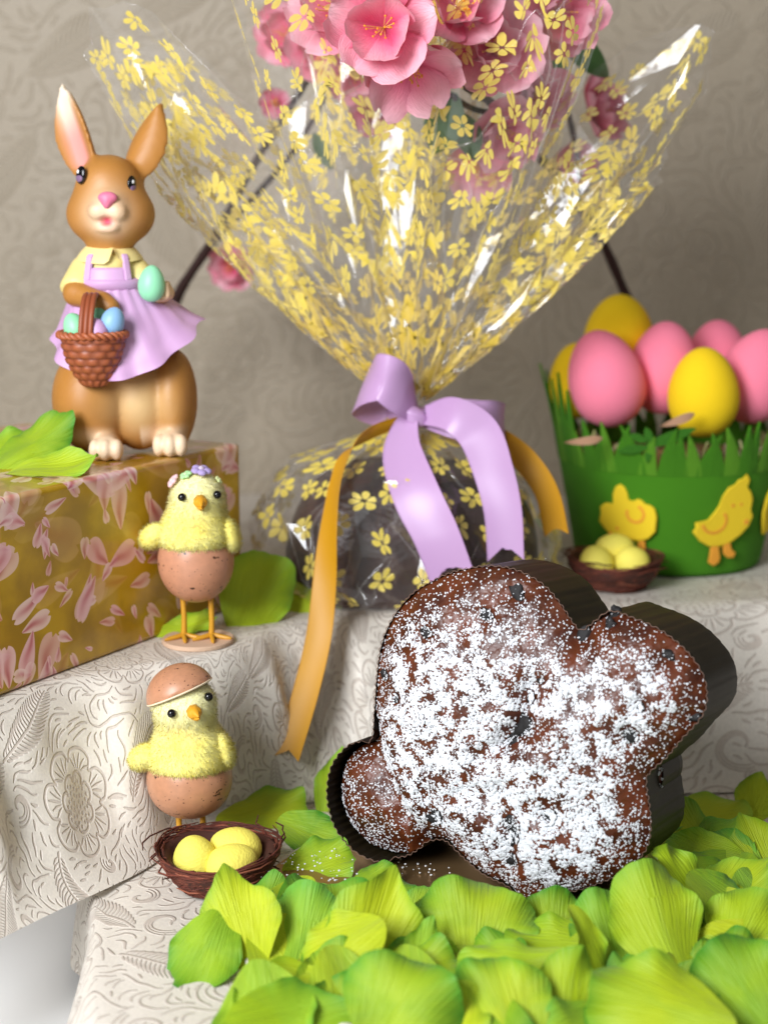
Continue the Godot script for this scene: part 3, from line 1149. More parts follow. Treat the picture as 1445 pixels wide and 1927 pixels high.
# ---- blossom branches behind and over the wrap ---------------------------------------------------------------------------------------
func blossom(branch: Node3D, at: Vector3, face: Vector3, size: float, layers: int, deep: float, open := 1.0) -> void:
	var root := MeshInstance3D.new()
	var z := face.normalized()
	var x := Vector3.UP.cross(z).normalized()
	var b := Basis(x, z.cross(x), z)
	var heart := Geo.new()
	for k in 14:
		var a := rng.randf() * TAU
		var r := rng.randf_range(0.1, 0.45)
		var tip := Vector3(cos(a) * r, sin(a) * r, rng.randf_range(0.5, 0.9)) * size * 0.35
		heart.tube([Vector3.ZERO, tip * 0.6, tip], [0.03, 0.03, 0.03], 4, S(240, 190, 120))
		heart.ball(tip, Vector3.ONE * 0.07, Basis(), 4, S(226, 150, 30))
	root.mesh = heart.mesh()
	root.material_override = M.paint
	var nm := "blossom"
	var k2 := 0
	while branch.has_node(nm):
		k2 += 1
		nm = "blossom_%03d" % k2
	root.name = nm
	branch.add_child(root)
	root.transform = Transform3D(b, at * CM)
	for layer in layers:
		var n := 5
		for k in n:
			var a := TAU * (k + 0.5 * layer + rng.randf_range(-0.12, 0.12)) / n
			var g := Geo.new()
			var len := size * (0.56 - 0.1 * layer) * rng.randf_range(0.92, 1.08)
			var wid := len * rng.randf_range(0.95, 1.15)
			var lift := (0.35 + 0.42 * layer) / open + rng.randf_range(-0.1, 0.1)
			var ph := rng.randf() * 6.0
			g.sheet(8, 8, func(u, v):
				var s: float = u * 2.0 - 1.0
				var w := wid * 0.5 * lerpf(0.3, 1.0, smoothstep(0.0, 0.6, v)) * sqrt(maxf(0.0, 1.0 - pow(maxf(0.0, (v - 0.5) / 0.53), 2.4)))
				var r: float = len * v
				var ang: float = lift * (0.6 + 0.7 * v)
				var q := Vector3(s * w, r * cos(ang), r * sin(ang) + 0.22 * wid * s * s * v + 0.07 * wid * sin(s * 5.0 + ph) * v * v)
				var tone := S(238, 96, 138).lerp(S(255, 206, 216), clampf(v * 1.25 - 0.2 - deep * 0.5 + 0.12 * sin(s * 4.0 + ph), 0, 1))
				return [q.rotated(Vector3.BACK, a), Vector2(u, v), tone])
			put("petal", g.mesh(), M.blossom, root)


func green_leaf(branch: Node3D, at: Vector3, dir: Vector3, face: Vector3, len: float, wid: float) -> void:
	var y := dir.normalized()
	var x := y.cross(face).normalized()
	var z := x.cross(y)
	var g := Geo.new()
	g.sheet(6, 12, func(u, v):
		var s: float = u * 2.0 - 1.0
		var w := wid * 0.5 * pow(sin(PI * clampf(v * 0.97 + 0.02, 0, 1)), 0.8)
		return [at + x * s * w + y * len * v + z * (0.12 * wid * absf(s) - 0.18 * len * v * v)])
	put("leaf", g.mesh(), M.leaf, branch)


func build_branches() -> void:
	var cam := Vector3(0, 37, 0)
	var b := thing("blossom_branch", "dark blossom branch rising from behind the felt basket over the wrap", "branch", Vector3.ZERO, Basis(), "silk cherry blossom branches")
	var g := Geo.new()
	var path := curve([Vector3(26.5, 10.3, -130.0), Vector3(22.33, 24.47, -128.50), Vector3(19.69, 28.37, -127.00), Vector3(16.80, 33.57, -124.00), Vector3(12.85, 38.36, -119.00), Vector3(10.49, 39.99, -115.00), Vector3(7.26, 42.70, -107.00), Vector3(5.19, 43.51, -101.00), Vector3(2.89, 45.16, -96.00), Vector3(0.68, 46.07, -93.00)], 60)
	var rad := []
	for k in 61:
		rad.append(lerpf(0.44, 0.22, k / 60.0) + 0.03 * sin(k * 1.9))
	g.tube(path, rad, 8)
	put("stem", g.mesh(), M.bark, b)
	g = Geo.new()
	g.tube(curve([Vector3(14.73, 36.03, -121.00), Vector3(14.19, 39.90, -119.00), Vector3(12.87, 43.53, -116.00), Vector3(11.37, 46.48, -112.00), Vector3(10.04, 47.97, -106.00), Vector3(8.63, 49.45, -102.00)], 24), range(25).map(func(k): return lerpf(0.26, 0.14, k / 24.0)), 7)
	put("twig", g.mesh(), M.bark, b)
	g = Geo.new()
	g.tube(curve([Vector3(7.90, 42.26, -108.50), Vector3(5.81, 42.48, -106.00), Vector3(4.33, 43.20, -104.00)], 12), range(13).map(func(k): return 0.2), 7)
	put("twig", g.mesh(), M.bark, b)
	blossom(b, Vector3(-0.01, 46.25, -92.50), Vector3(-0.15, -0.1, 1), 5.6, 2, 0.35, 1.1)
	blossom(b, Vector3(1.48, 44.58, -95.50), Vector3(0.2, -0.75, 0.8), 5.4, 1, 0.25)
	blossom(b, Vector3(6.54, 45.60, -99.50), Vector3(0.15, 0.1, 1), 6.0, 2, 0.35)
	blossom(b, Vector3(10.74, 48.24, -103.00), Vector3(0.3, -0.2, 1), 5.6, 2, 0.6)
	blossom(b, Vector3(7.91, 41.30, -106.00), Vector3(0.1, -0.5, 1), 5.0, 2, 0.2)
	blossom(b, Vector3(6.46, 39.29, -107.50), Vector3(-0.1, -0.6, 0.9), 4.4, 1, 0.2)
	blossom(b, Vector3(9.70, 43.37, -107.00), Vector3(0.5, 0.0, 1), 4.6, 2, 0.2)
	blossom(b, Vector3(14.97, 42.70, -118.00), Vector3(0.8, 0.3, 0.6), 5.0, 2, 0.8)
	blossom(b, Vector3(14.04, 39.53, -120.00), Vector3(0.2, -0.4, 1), 3.2, 1, 0.6)
	blossom(b, Vector3(-2.59, 47.50, -97.00), Vector3(-0.5, 0.1, 1), 5.2, 2, 0.3)
	blossom(b, Vector3(4.31, 47.65, -97.00), Vector3(0.1, 0.3, 1), 5.4, 2, 0.3)
	green_leaf(b, Vector3(4.52, 43.39, -104.50), Vector3(-0.35, -1, 0.1), Vector3(0, 0, 1), 4.0, 2.6)
	green_leaf(b, Vector3(5.07, 42.09, -105.00), Vector3(0.3, -1, 0.2), Vector3(0.2, 0, 1), 3.0, 1.8)
	green_leaf(b, Vector3(11.68, 47.69, -110.00), Vector3(0.9, -0.7, 0), Vector3(0, 0.3, 1), 4.6, 2.0)
	green_leaf(b, Vector3(11.16, 46.83, -110.00), Vector3(0.2, -1, 0), Vector3(0.3, 0, 1), 3.0, 1.7)
	var c := thing("blossom_branch", "pair of thin dark blossom branches rising from behind the rabbit figurine", "branch", Vector3.ZERO, Basis(), "silk cherry blossom branches")
	g = Geo.new()
	g.tube(curve([Vector3(-20.63, 10.19, -128.00), Vector3(-18.93, 22.79, -128.00), Vector3(-17.23, 28.03, -127.00), Vector3(-13.30, 33.57, -124.00), Vector3(-9.25, 39.94, -121.00), Vector3(-6.26, 44.01, -118.00), Vector3(-3.69, 47.27, -113.00), Vector3(-1.13, 50.51, -108.00)], 50), range(51).map(func(k): return lerpf(0.36, 0.22, k / 50.0) + 0.03 * sin(k * 2.3)), 8)
	put("stem", g.mesh(), M.bark, c)
	g = Geo.new()
	g.tube(curve([Vector3(-20.48, 9.84, -129.00), Vector3(-18.43, 22.68, -129.00), Vector3(-16.17, 29.45, -128.00), Vector3(-11.81, 34.96, -126.00), Vector3(-7.39, 39.59, -123.00), Vector3(-4.81, 43.17, -120.00), Vector3(-3.11, 46.09, -116.00)], 40), range(41).map(func(k): return lerpf(0.34, 0.18, k / 40.0)), 8)
	put("stem", g.mesh(), M.bark, c)
	blossom(c, Vector3(-11.71, 31.42, -126.50), Vector3(-0.3, -0.1, 1), 3.8, 2, 0.2)
	blossom(c, Vector3(-6.73, 47.99, -117.00), Vector3(-0.4, 0.1, 1), 4.6, 2, 0.4)
	blossom(c, Vector3(-4.54, 46.65, -114.00), Vector3(0.1, 0.0, 1), 4.6, 2, 0.4)
	blossom(c, Vector3(-7.94, 43.55, -120.00), Vector3(-0.1, 0.0, 1), 2.4, 1, 0.5)
	blossom(c, Vector3(-0.65, 42.87, -114.00), Vector3(0.1, -0.2, 1), 4.2, 2, 0.3)
	blossom(c, Vector3(-1.88, 45.11, -110.00), Vector3(0.1, -0.4, 1), 4.2, 2, 0.2)
	green_leaf(c, Vector3(-5.22, 41.45, -120.00), Vector3(0.5, -1, 0), Vector3(0, 0, 1), 3.0, 1.2)


# ---- the green felt basket and its eggs ------------------------------------------------------------------------------------------------
func flat_shape(pts: Array, thick: float) -> Geo:  # an outline in x and y, THICK deep along z, with a slightly rounded front edge
	var poly := PackedVector2Array(pts)
	if Geometry2D.is_polygon_clockwise(poly):
		poly.reverse()
	var g := Geo.new()
	var t := Geometry2D.triangulate_polygon(poly)
	var n := poly.size()
	var mid := Vector2.ZERO
	for q in poly:
		mid += q / n
	for q in poly:
		var s := q.lerp(mid, 0.035)
		g.add(Vector3(s.x, s.y, thick), s * 0.2)
	for k in range(0, t.size(), 3):
		g.tri(t[k], t[k + 2], t[k + 1])
	for lay in [thick * 0.7, 0.0]:
		for q in poly:
			g.add(Vector3(q.x, q.y, lay), q * 0.2)
	for lay in 2:
		for k in n:
			var m := (k + 1) % n
			g.quad(lay * n + k, lay * n + m, (lay + 1) * n + m, (lay + 1) * n + k)
	return g


func px_shape(list: Array, centre: Vector2, per_cm: float) -> Array:
	var out := []
	for q in list:
		out.append(Vector2(q[0] - centre.x, centre.y - q[1]) / per_cm)
	return out


func ring_strip(c: Vector2, r: Vector2, from: float, to: float, wide: float) -> Array:
	var out := []
	for k in 15:
		var a := lerpf(from, to, k / 14.0)
		out.append(c + Vector2(cos(a) * r.x, sin(a) * r.y))
	for k in 15:
		var a := lerpf(to, from, k / 14.0)
		out.append(c + Vector2(cos(a) * (r.x - wide), sin(a) * (r.y - wide)))
	return out


func dot_shape(c: Vector2, r: float) -> Array:
	return range(10).map(func(k): return c + Vector2(cos(TAU * k / 10), sin(TAU * k / 10)) * r)


func build_felt_basket() -> void:
	var base: Vector3 = Vector3(21.3, 10.25, -115.8)
	var t := thing("felt_basket", "green felt basket with grass-cut rim and yellow chick patches, full of eggs", "basket", base)
	var rb := 6.9
	var rt := 8.4
	var high := 8.9
	var g := Geo.new()
	var prof := [Vector2(0.01, 0.35), Vector2(rb - 0.5, 0.35), Vector2(rb - 0.35, 0.6), Vector2(rt - 0.4, high - 1.2), Vector2(rt - 0.2, high - 1.0), Vector2(rt - 0.1, high - 1.05), Vector2(lerpf(rb, rt, 0.5), high * 0.5), Vector2(rb + 0.03, 0.5), Vector2(rb - 0.1, 0.1), Vector2(rb - 0.6, 0.0), Vector2(0.01, 0.0)]
	g.sheet(72, prof.size() - 1, func(u, v):
		var q: Vector2 = prof[roundi(v * (prof.size() - 1))]
		var a: float = TAU * u
		var wob := 0.12 * nz.get_noise_2d(cos(a) * 9.0, sin(a) * 9.0 + q.y)
		return [Vector3(cos(a) * (q.x + wob), q.y, sin(a) * (q.x + wob)), Vector2(u * 12, q.y * 0.25)])
	put("basket_wall", g.mesh(), M.felt, t)
	var rim := func(a: float, y: float) -> Vector3:
		var r := lerpf(rb, rt, y / high)
		return Vector3(sin(a) * r, y, cos(a) * r)
	for k in 54:  # felt blades of grass along the rim, a tall tuft on the left
		var a := -PI + TAU * (k + rng.randf_range(-0.25, 0.25)) / 54
		var tall := rng.randf_range(1.1, 2.3)
		if a > -1.95 and a < -1.1:
			tall = rng.randf_range(3.2, 5.6)
		if a > 0.25 and a < 1.6:
			tall += rng.randf_range(0.2, 1.0)
		var bend := rng.randf_range(-0.14, 0.14)
		var wide := rng.randf_range(0.5, 0.66)
		var root_y := high - 1.35
		g = Geo.new()
		var flare_ := rng.randf_range(0.03, 0.22)
		for side in 2:
			var s := g.p.size()
			for j in 6:
				var f := j / 5.0
				var q: Vector3 = rim.call(a + bend * f * f, root_y + (tall + 1.35) * f)
				var out := Vector3(sin(a), 0, cos(a))
				var across := Vector3(cos(a), 0, -sin(a))
				var w := wide * (1.0 - pow(f, 1.6)) + 0.04
				q += out * (0.05 + (0.06 if side == 0 else -0.1) + flare_ * tall * f * f * 0.4)
				g.add(q - across * w, Vector2(0, f))
				g.add(q + across * w, Vector2(1, f))
			for j in 5:
				if side == 0:
					g.quad(s + j * 2, s + j * 2 + 2, s + j * 2 + 3, s + j * 2 + 1)
				else:
					g.quad(s + j * 2, s + j * 2 + 1, s + j * 2 + 3, s + j * 2 + 2)
		for j in 5:
			g.quad(j * 2, 12 + j * 2, 12 + j * 2 + 2, j * 2 + 2)
			g.quad(j * 2 + 1, j * 2 + 3, 12 + j * 2 + 3, 12 + j * 2 + 1)
		put("grass_blade", g.mesh(), M.felt if k % 3 else M.felt_light, t)
	# yellow felt chicks
	var pc := 84.0
	var body_a := [[310, 1340], [322, 1290], [318, 1250], [350, 1225], [402, 1225], [402, 1160], [420, 1115], [450, 1097], [478, 1115], [495, 1150], [500, 1192], [530, 1196], [560, 1178], [585, 1188], [602, 1205], [640, 1212], [664, 1230], [677, 1280], [668, 1370], [622, 1420], [560, 1442], [500, 1432], [440, 1436], [390, 1420], [360, 1400], [340, 1380]]
	var body_b := [[895, 1405], [915, 1380], [905, 1350], [940, 1345], [990, 1338], [1030, 1290], [1052, 1250], [1066, 1195], [1098, 1140], [1140, 1125], [1160, 1098], [1190, 1095], [1215, 1067], [1240, 1100], [1228, 1145], [1258, 1180], [1275, 1225], [1268, 1290], [1288, 1332], [1266, 1390], [1220, 1442], [1160, 1482], [1090, 1506], [1010, 1502], [945, 1465], [918, 1432]]
	var c_pts := [[1355, 1330], [1380, 1250], [1430, 1180], [1500, 1150], [1580, 1180], [1620, 1260], [1600, 1400], [1520, 1470], [1420, 1480], [1375, 1400]]
	for spec in [["a", body_a, Vector2(495, 1280), 1140.0, 960.0], ["b", body_b, Vector2(1090, 1320), 1331.0, 965.0], ["c", c_pts, Vector2(1490, 1320), 1462.0, 960.0]]:
		var px_x: float = spec[3]
		var ang: float = {"a": -0.55, "b": 0.33, "c": 1.02}[spec[0]]
		var y := 4.6
		var r := lerpf(rb, rt, y / high)
		var n := Vector3(sin(ang), -0.11, cos(ang)).normalized()
		var x := Vector3(cos(ang), 0, -sin(ang))
		var patch := put("chick_patch", flat_shape(px_shape(spec[1], spec[2], pc), 0.22).mesh(), M.felt_yellow, t)
		patch.transform = Transform3D(Basis(x, n.cross(x), n), (Vector3(sin(ang) * r, y, cos(ang) * r) + n * 0.02) * CM)
		var bits := []
		if spec[0] == "a":
			bits = [["foot", [[492, 1436], [480, 1462], [455, 1490], [470, 1512], [498, 1518], [522, 1496], [518, 1436]]], ["foot", [[560, 1436], [548, 1490], [545, 1520], [575, 1534], [605, 1522], [598, 1436]]]]
		elif spec[0] == "b":
			bits = [["foot", [[1030, 1498], [1026, 1570], [1020, 1606], [1055, 1628], [1088, 1612], [1096, 1580], [1076, 1498]]], ["foot", [[1108, 1496], [1120, 1560], [1150, 1586], [1188, 1584], [1198, 1556], [1166, 1530], [1150, 1480]]]]
		for f in bits:
			var m := put(f[0], flat_shape(px_shape(f[1], spec[2], pc), 0.16).mesh(), M.felt_orange, patch)
			m.position.z = -0.0002
		var prints := []
		if spec[0] == "a":
			prints = [["wing_print", ring_strip(Vector2(0.62, 0.12), Vector2(0.75, 0.72), -3.5, 1.2, 0.2)], ["eye_print", dot_shape(Vector2(-0.78, -1.1), 0.13)], ["cheek_print", dot_shape(Vector2(-1.32, -1.55), 0.16)]]
		elif spec[0] == "b":
			prints = [["wing_print", ring_strip(Vector2(-0.75, -0.3), Vector2(1.05, 0.95), -2.9, 0.7, 0.2)], ["eye_print", dot_shape(Vector2(0.6, 0.78), 0.13)], ["eye_print", dot_shape(Vector2(1.25, 0.83), 0.11)], ["cheek_print", dot_shape(Vector2(1.82, -0.5), 0.2)]]
		for f in prints:
			var m := put(f[0], flat_shape(f[1], 0.05).mesh(), M.felt_orange, patch)
			m.position.z = 0.0021
	# a dark felt sprig and shredded straw
	g = Geo.new()
	for lf in [[Vector2(0, -1.4), Vector2(0.1, 0.3), 0.28], [Vector2(0, -0.2), Vector2(3.2, 1.15), 0.42], [Vector2(0, -0.3), Vector2(-2.1, -0.7), 0.32], [Vector2(-0.1, 0.1), Vector2(-1.3, 0.55), 0.3], [Vector2(0.2, 0.1), Vector2(-0.2, 1.1), 0.3]]:
		var a: Vector2 = lf[0]
		var b: Vector2 = lf[1]
		var d := (b - a).normalized()
		var n := Vector2(-d.y, d.x)
		var pts := []
		for k in 9:
			var f := k / 8.0
			pts.append(a.lerp(b, f) + n * lf[2] * pow(sin(PI * (f * 0.92 + 0.06)), 0.8))
		for k in 9:
			var f := 1.0 - k / 8.0
			pts.append(a.lerp(b, f) - n * lf[2] * pow(sin(PI * (f * 0.92 + 0.06)), 0.8))
		var s := flat_shape(pts, 0.14)
		var o := g.p.size()
		for k in s.p.size():
			g.add(s.p[k] + Vector3(0, 0, 0.05 * o * 0.02), s.uv[k])
		for k in s.ix:
			g.ix.append(o + k)
	var sprig := put("felt_sprig", g.mesh(), mt(44, 100, 6, 0.95), t)
	sprig.position = Vector3(-3.0, high + 1.0, 7.9) * CM
	sprig.rotation.y = -0.3
	g = Geo.new()
	for k in 150:
		var a := rng.randf_range(-1.9, 1.9)
		var r := rng.randf_range(6.2, 7.6)
		var q := Vector3(sin(a) * r, high - rng.randf_range(0.8, 1.5), cos(a) * r)
		var d := Vector3(rng.randf_range(-0.9, 0.9), rng.randf_range(0.6, 1.8), rng.randf_range(-0.2, 0.5))
		g.tube([q, q + d * 0.6, q + d * rng.randf_range(0.9, 1.35) + Vector3(0, -0.2, 0)], [0.1, 0.1, 0.07], 4, S(226, 214, 168).lerp(S(176, 116, 120) if k % 4 == 0 else S(190, 196, 110), rng.randf()))
	put("shredded_straw", g.mesh(), M.matte, t, "stuff")
	g = Geo.new()
	g.sheet(36, 3, func(u, v): return [Vector3(cos(TAU * u) * 7.3 * (1.0 - v), high - 1.3 + 0.5 * sin(u * 40.0) * v, sin(TAU * u) * 7.3 * (1.0 - v)), Vector2.ZERO, S(150, 120, 70)])
	put("straw_bed", g.mesh(), M.matte, t)
	for spec in [[Vector3(13.68, 20.41, -107.40), 0.1, 3.2], [Vector3(20.04, 21.85, -107.20), 0.35, 3.0]]:
		g = Geo.new()
		g.sheet(8, 6, func(u, v):
			var s: float = u * 2.0 - 1.0
			return [Vector3(s * spec[2] * 0.42, (v - 0.5) * (0.6 + 0.25 * s) * sqrt(maxf(1.0 - s * s, 0.03)), 0.4 - 0.3 * s * s + 0.2 * v)])
		var m := put("paper_petal", g.mesh(), M.tan, t)
		m.position = (spec[0] - base) * CM
		m.rotation.z = spec[1]
	# the eggs
	var eggs := [
		["yellow", 2.1, 5.6, Vector3(14.27, 23.51, -116.00), 0.05, "mustard yellow egg at the basket's left edge behind the leaning pink egg"],
		["yellow", 2.6, 6.2, Vector3(17.53, 26.63, -118.00), -0.02, "yellow egg standing highest at the back of the felt basket"],
		["pink", 2.7, 7.1, Vector3(15.85, 24.08, -112.50), 0.3, "large pink egg leaning left at the front of the felt basket"],
		["pink", 2.55, 6.8, Vector3(20.42, 24.59, -114.80), -0.06, "pink egg in the middle of the basket behind the front yellow egg"],
		["pink", 2.4, 6.0, Vector3(25.23, 24.72, -119.50), 0.0, "small pink egg farthest back in the felt basket"],
		["yellow", 2.5, 6.4, Vector3(22.59, 23.27, -111.00), 0.03, "bright yellow egg at the front of the felt basket above the standing chick"],
		["pink", 2.7, 7.0, Vector3(27.02, 24.04, -114.20), -0.3, "pink egg leaning right at the felt basket's right side"]]
	for e in eggs:
		var m := put("%s_egg" % e[0], egg_shape(e[1], e[2]).mesh(), M.egg_pink if e[0] == "pink" else M.egg_yellow)
		m.transform = Transform3D(Basis(Vector3.BACK, e[4]), e[3] * CM)
		tag(m, e[5], "egg", "flocked eggs in the felt basket")


# ---- the rabbit figurine ---------------------------------------------------------------------------------------------------------------
const HEAD := Vector3(-0.58, 16.0, 0.5)


func ear_field(p: Vector3, a: Vector3, b: Vector3, wide: float, face: Vector3) -> float:
	var y := (b - a).normalized()
	var z := (face - y * face.dot(y)).normalized()
	var x := y.cross(z)
	var q := p - a
	var l := (b - a).length()
	var s := clampf(q.dot(y) / l, -0.1, 1.0)
	var w := maxf(wide * pow(maxf(sin(PI * clampf(0.16 + s * 0.84, 0.02, 0.99)), 0.02), 0.75), 0.15)
	var u := q.dot(x)
	var t := q.dot(z) - 0.42 * (u / w) * (u / w) * w + 0.12 * wide
	var over := maxf(maxf(q.dot(y) - l, 0.0), -q.dot(y) - 0.4)
	var flat := Vector2(u / w, t / 0.36)
	return (flat.length() - 1.0) * 0.34 + over


func rabbit_field(p: Vector3) -> float:
	var d := cap(p, Vector3(-0.1, 5.0, 0.0), Vector3(-0.85, 12.0, 0.2), 2.9, 1.65)
	d = sm(d, ell(p, Vector3(-2.15, 3.55, 1.2), Vector3(2.5, 3.5, 2.9)), 0.4)
	d = sm(d, ell(p, Vector3(3.2, 3.5, 0.3), Vector3(1.5, 3.3, 2.4)), 0.2)
	d = sm(d, ell(p, Vector3(0.9, 3.5, 0.5), Vector3(2.2, 3.4, 2.4)), 0.25)
	d = maxf(d, -cap(p, Vector3(2.15, 6.5, 3.1), Vector3(1.9, 0.9, 2.9), 0.1, 0.55) * 0.8)
	# feet with three toes each
	d = sm(d, cap(p, Vector3(-1.2, 0.8, 1.6), Vector3(-0.75, 0.75, 3.9), 1.05, 0.85), 0.35)
	d = sm(d, cap(p, Vector3(2.9, 0.85, 0.4), Vector3(3.15, 0.8, 2.3), 1.05, 0.9), 0.35)
	for k in 3:
		d = sm(d, ell(p, Vector3(-1.42 + k * 0.7, 0.72, 4.35 + 0.2 * (1 - absi(k - 1))), Vector3(0.42, 0.72, 0.62)), 0.06)
		d = sm(d, ell(p, Vector3(2.45 + k * 0.72, 0.76, 2.8 + 0.2 * (1 - absi(k - 1))), Vector3(0.44, 0.76, 0.62)), 0.06)
	d = sm(d, cap(p, Vector3(-0.85, 12.2, 0.2), Vector3(-0.65, 14.2, 0.2), 1.45, 1.35), 0.4)
	# head: narrow crown, full cheeks, a short muzzle
	d = sm(d, ell(p, HEAD + Vector3(-0.02, 1.15, 0.0), Vector3(2.12, 2.1, 2.1)), 0.5)
	d = sm(d, ell(p, HEAD + Vector3(0.03, -0.5, 0.05), Vector3(2.85, 2.15, 2.4)), 0.7)
	d = sm(d, ell(p, HEAD + Vector3(0.3, -0.1, 2.0), Vector3(1.0, 0.95, 0.8)), 0.6)
	d = sm(d, ell(p, HEAD + Vector3(-0.32, -0.28, 2.4), Vector3(0.74, 0.6, 0.55)), 0.1)
	d = sm(d, ell(p, HEAD + Vector3(0.78, -0.34, 2.35), Vector3(0.7, 0.6, 0.55)), 0.1)
	d = sm(d, ell(p, HEAD + Vector3(0.14, -1.32, 2.2), Vector3(0.8, 0.36, 0.45)), 0.14)
	d = maxf(d, -ell(p, HEAD + Vector3(0.16, -0.92, 2.75), Vector3(0.55, 0.3, 0.5)))
	# arms
	d = sm(d, cap(p, Vector3(-2.3, 11.7, 0.4), Vector3(-2.75, 10.5, 1.8), 1.0, 0.8), 0.3)
	d = sm(d, cap(p, Vector3(-2.75, 10.5, 1.8), Vector3(-0.85, 10.0, 3.1), 0.8, 0.66), 0.25)
	d = sm(d, cap(p, Vector3(-0.85, 10.0, 3.1), Vector3(-0.35, 9.7, 3.3), 0.72, 0.66), 0.2)
	d = sm(d, cap(p, Vector3(0.8, 11.7, 0.2), Vector3(2.2, 10.2, 0.9), 0.9, 0.62), 0.3)
	d = sm(d, cap(p, Vector3(2.2, 10.2, 0.9), Vector3(3.1, 10.5, 1.5), 0.6, 0.5), 0.2)
	for k in 4:
		d = sm(d, cap(p, Vector3(2.95 + k * 0.05, 10.25 + k * 0.28, 1.5), Vector3(3.2 - k * 0.04, 10.35 + k * 0.26, 2.05), 0.24, 0.2), 0.1)
	d = sm(d, cap(p, Vector3(2.9, 10.2, 1.6), Vector3(2.5, 10.1, 2.3), 0.24, 0.18), 0.1)
	# ears
	d = sm(d, ear_field(p, Vector3(-1.9, 17.9, -0.1), Vector3(-3.65, 23.5, -0.5), 1.7, Vector3(-0.85, 0, 0.9)), 0.35)
	d = sm(d, ear_field(p, Vector3(0.75, 17.9, -0.2), Vector3(2.75, 22.3, -1.0), 1.45, Vector3(0.55, 0.1, -0.8)), 0.35)
	return d


func rabbit_paint(p: Vector3) -> Color:
	var tan_ := S(184, 126, 58)
	var pale := S(222, 188, 134)
	var cream := S(240, 212, 178)
	var c := tan_.lerp(S(160, 106, 44), clampf(0.4 + 0.6 * nz.get_noise_3d(p.x * 2.0, p.y * 2.0, p.z * 2.0), 0, 1) * 0.5)
	c = c.lerp(pale, bump((p - Vector3(1.25, 3.4, 3.2)).length(), 1.9) * 0.9)
	c = c.lerp(cream, (smoothstep(2.2, 4.0, p.z) if p.x < 1.2 else smoothstep(0.8, 2.6, p.z)) * smoothstep(2.3, 1.2, p.y))
	var h := p - HEAD
	c = c.lerp(cream, bump((h - Vector3(0.2, -0.35, 2.7)).length(), 1.4))
	c = c.lerp(cream, bump((h - Vector3(0.1, -1.15, 2.5)).length(), 0.85))
	c = c.lerp(S(206, 26, 84), bump((h - Vector3(0.18, -0.92, 2.3)).length(), 0.42) * 1.0)
	if p.y > 18.3 and p.x < -1.0:  # inside of the ear that faces us
		var y := Vector3(-1.75, 5.6, -0.4).normalized()
		var q := p - Vector3(-1.9, 17.9, -0.1)
		var s := q.dot(y) / 5.9
		var off := q - y * q.dot(y)
		var z := Vector3(-0.85, 0, 0.9).normalized()
		var side := off.dot(y.cross(z).normalized())
		if off.dot(z) > -0.25 - 0.1 * s:
			var inn := bump(side, 0.75) * smoothstep(0.02, 0.2, s)
			c = c.lerp(S(236, 160, 150).lerp(S(246, 226, 200), smoothstep(0.4, 0.85, s)), clampf(inn * 1.5, 0, 1))
	if p.x > 2.4 and p.y > 9.8 and p.y < 11.8 and p.z > 1.5:
		c = c.lerp(cream, 0.6)
	return c


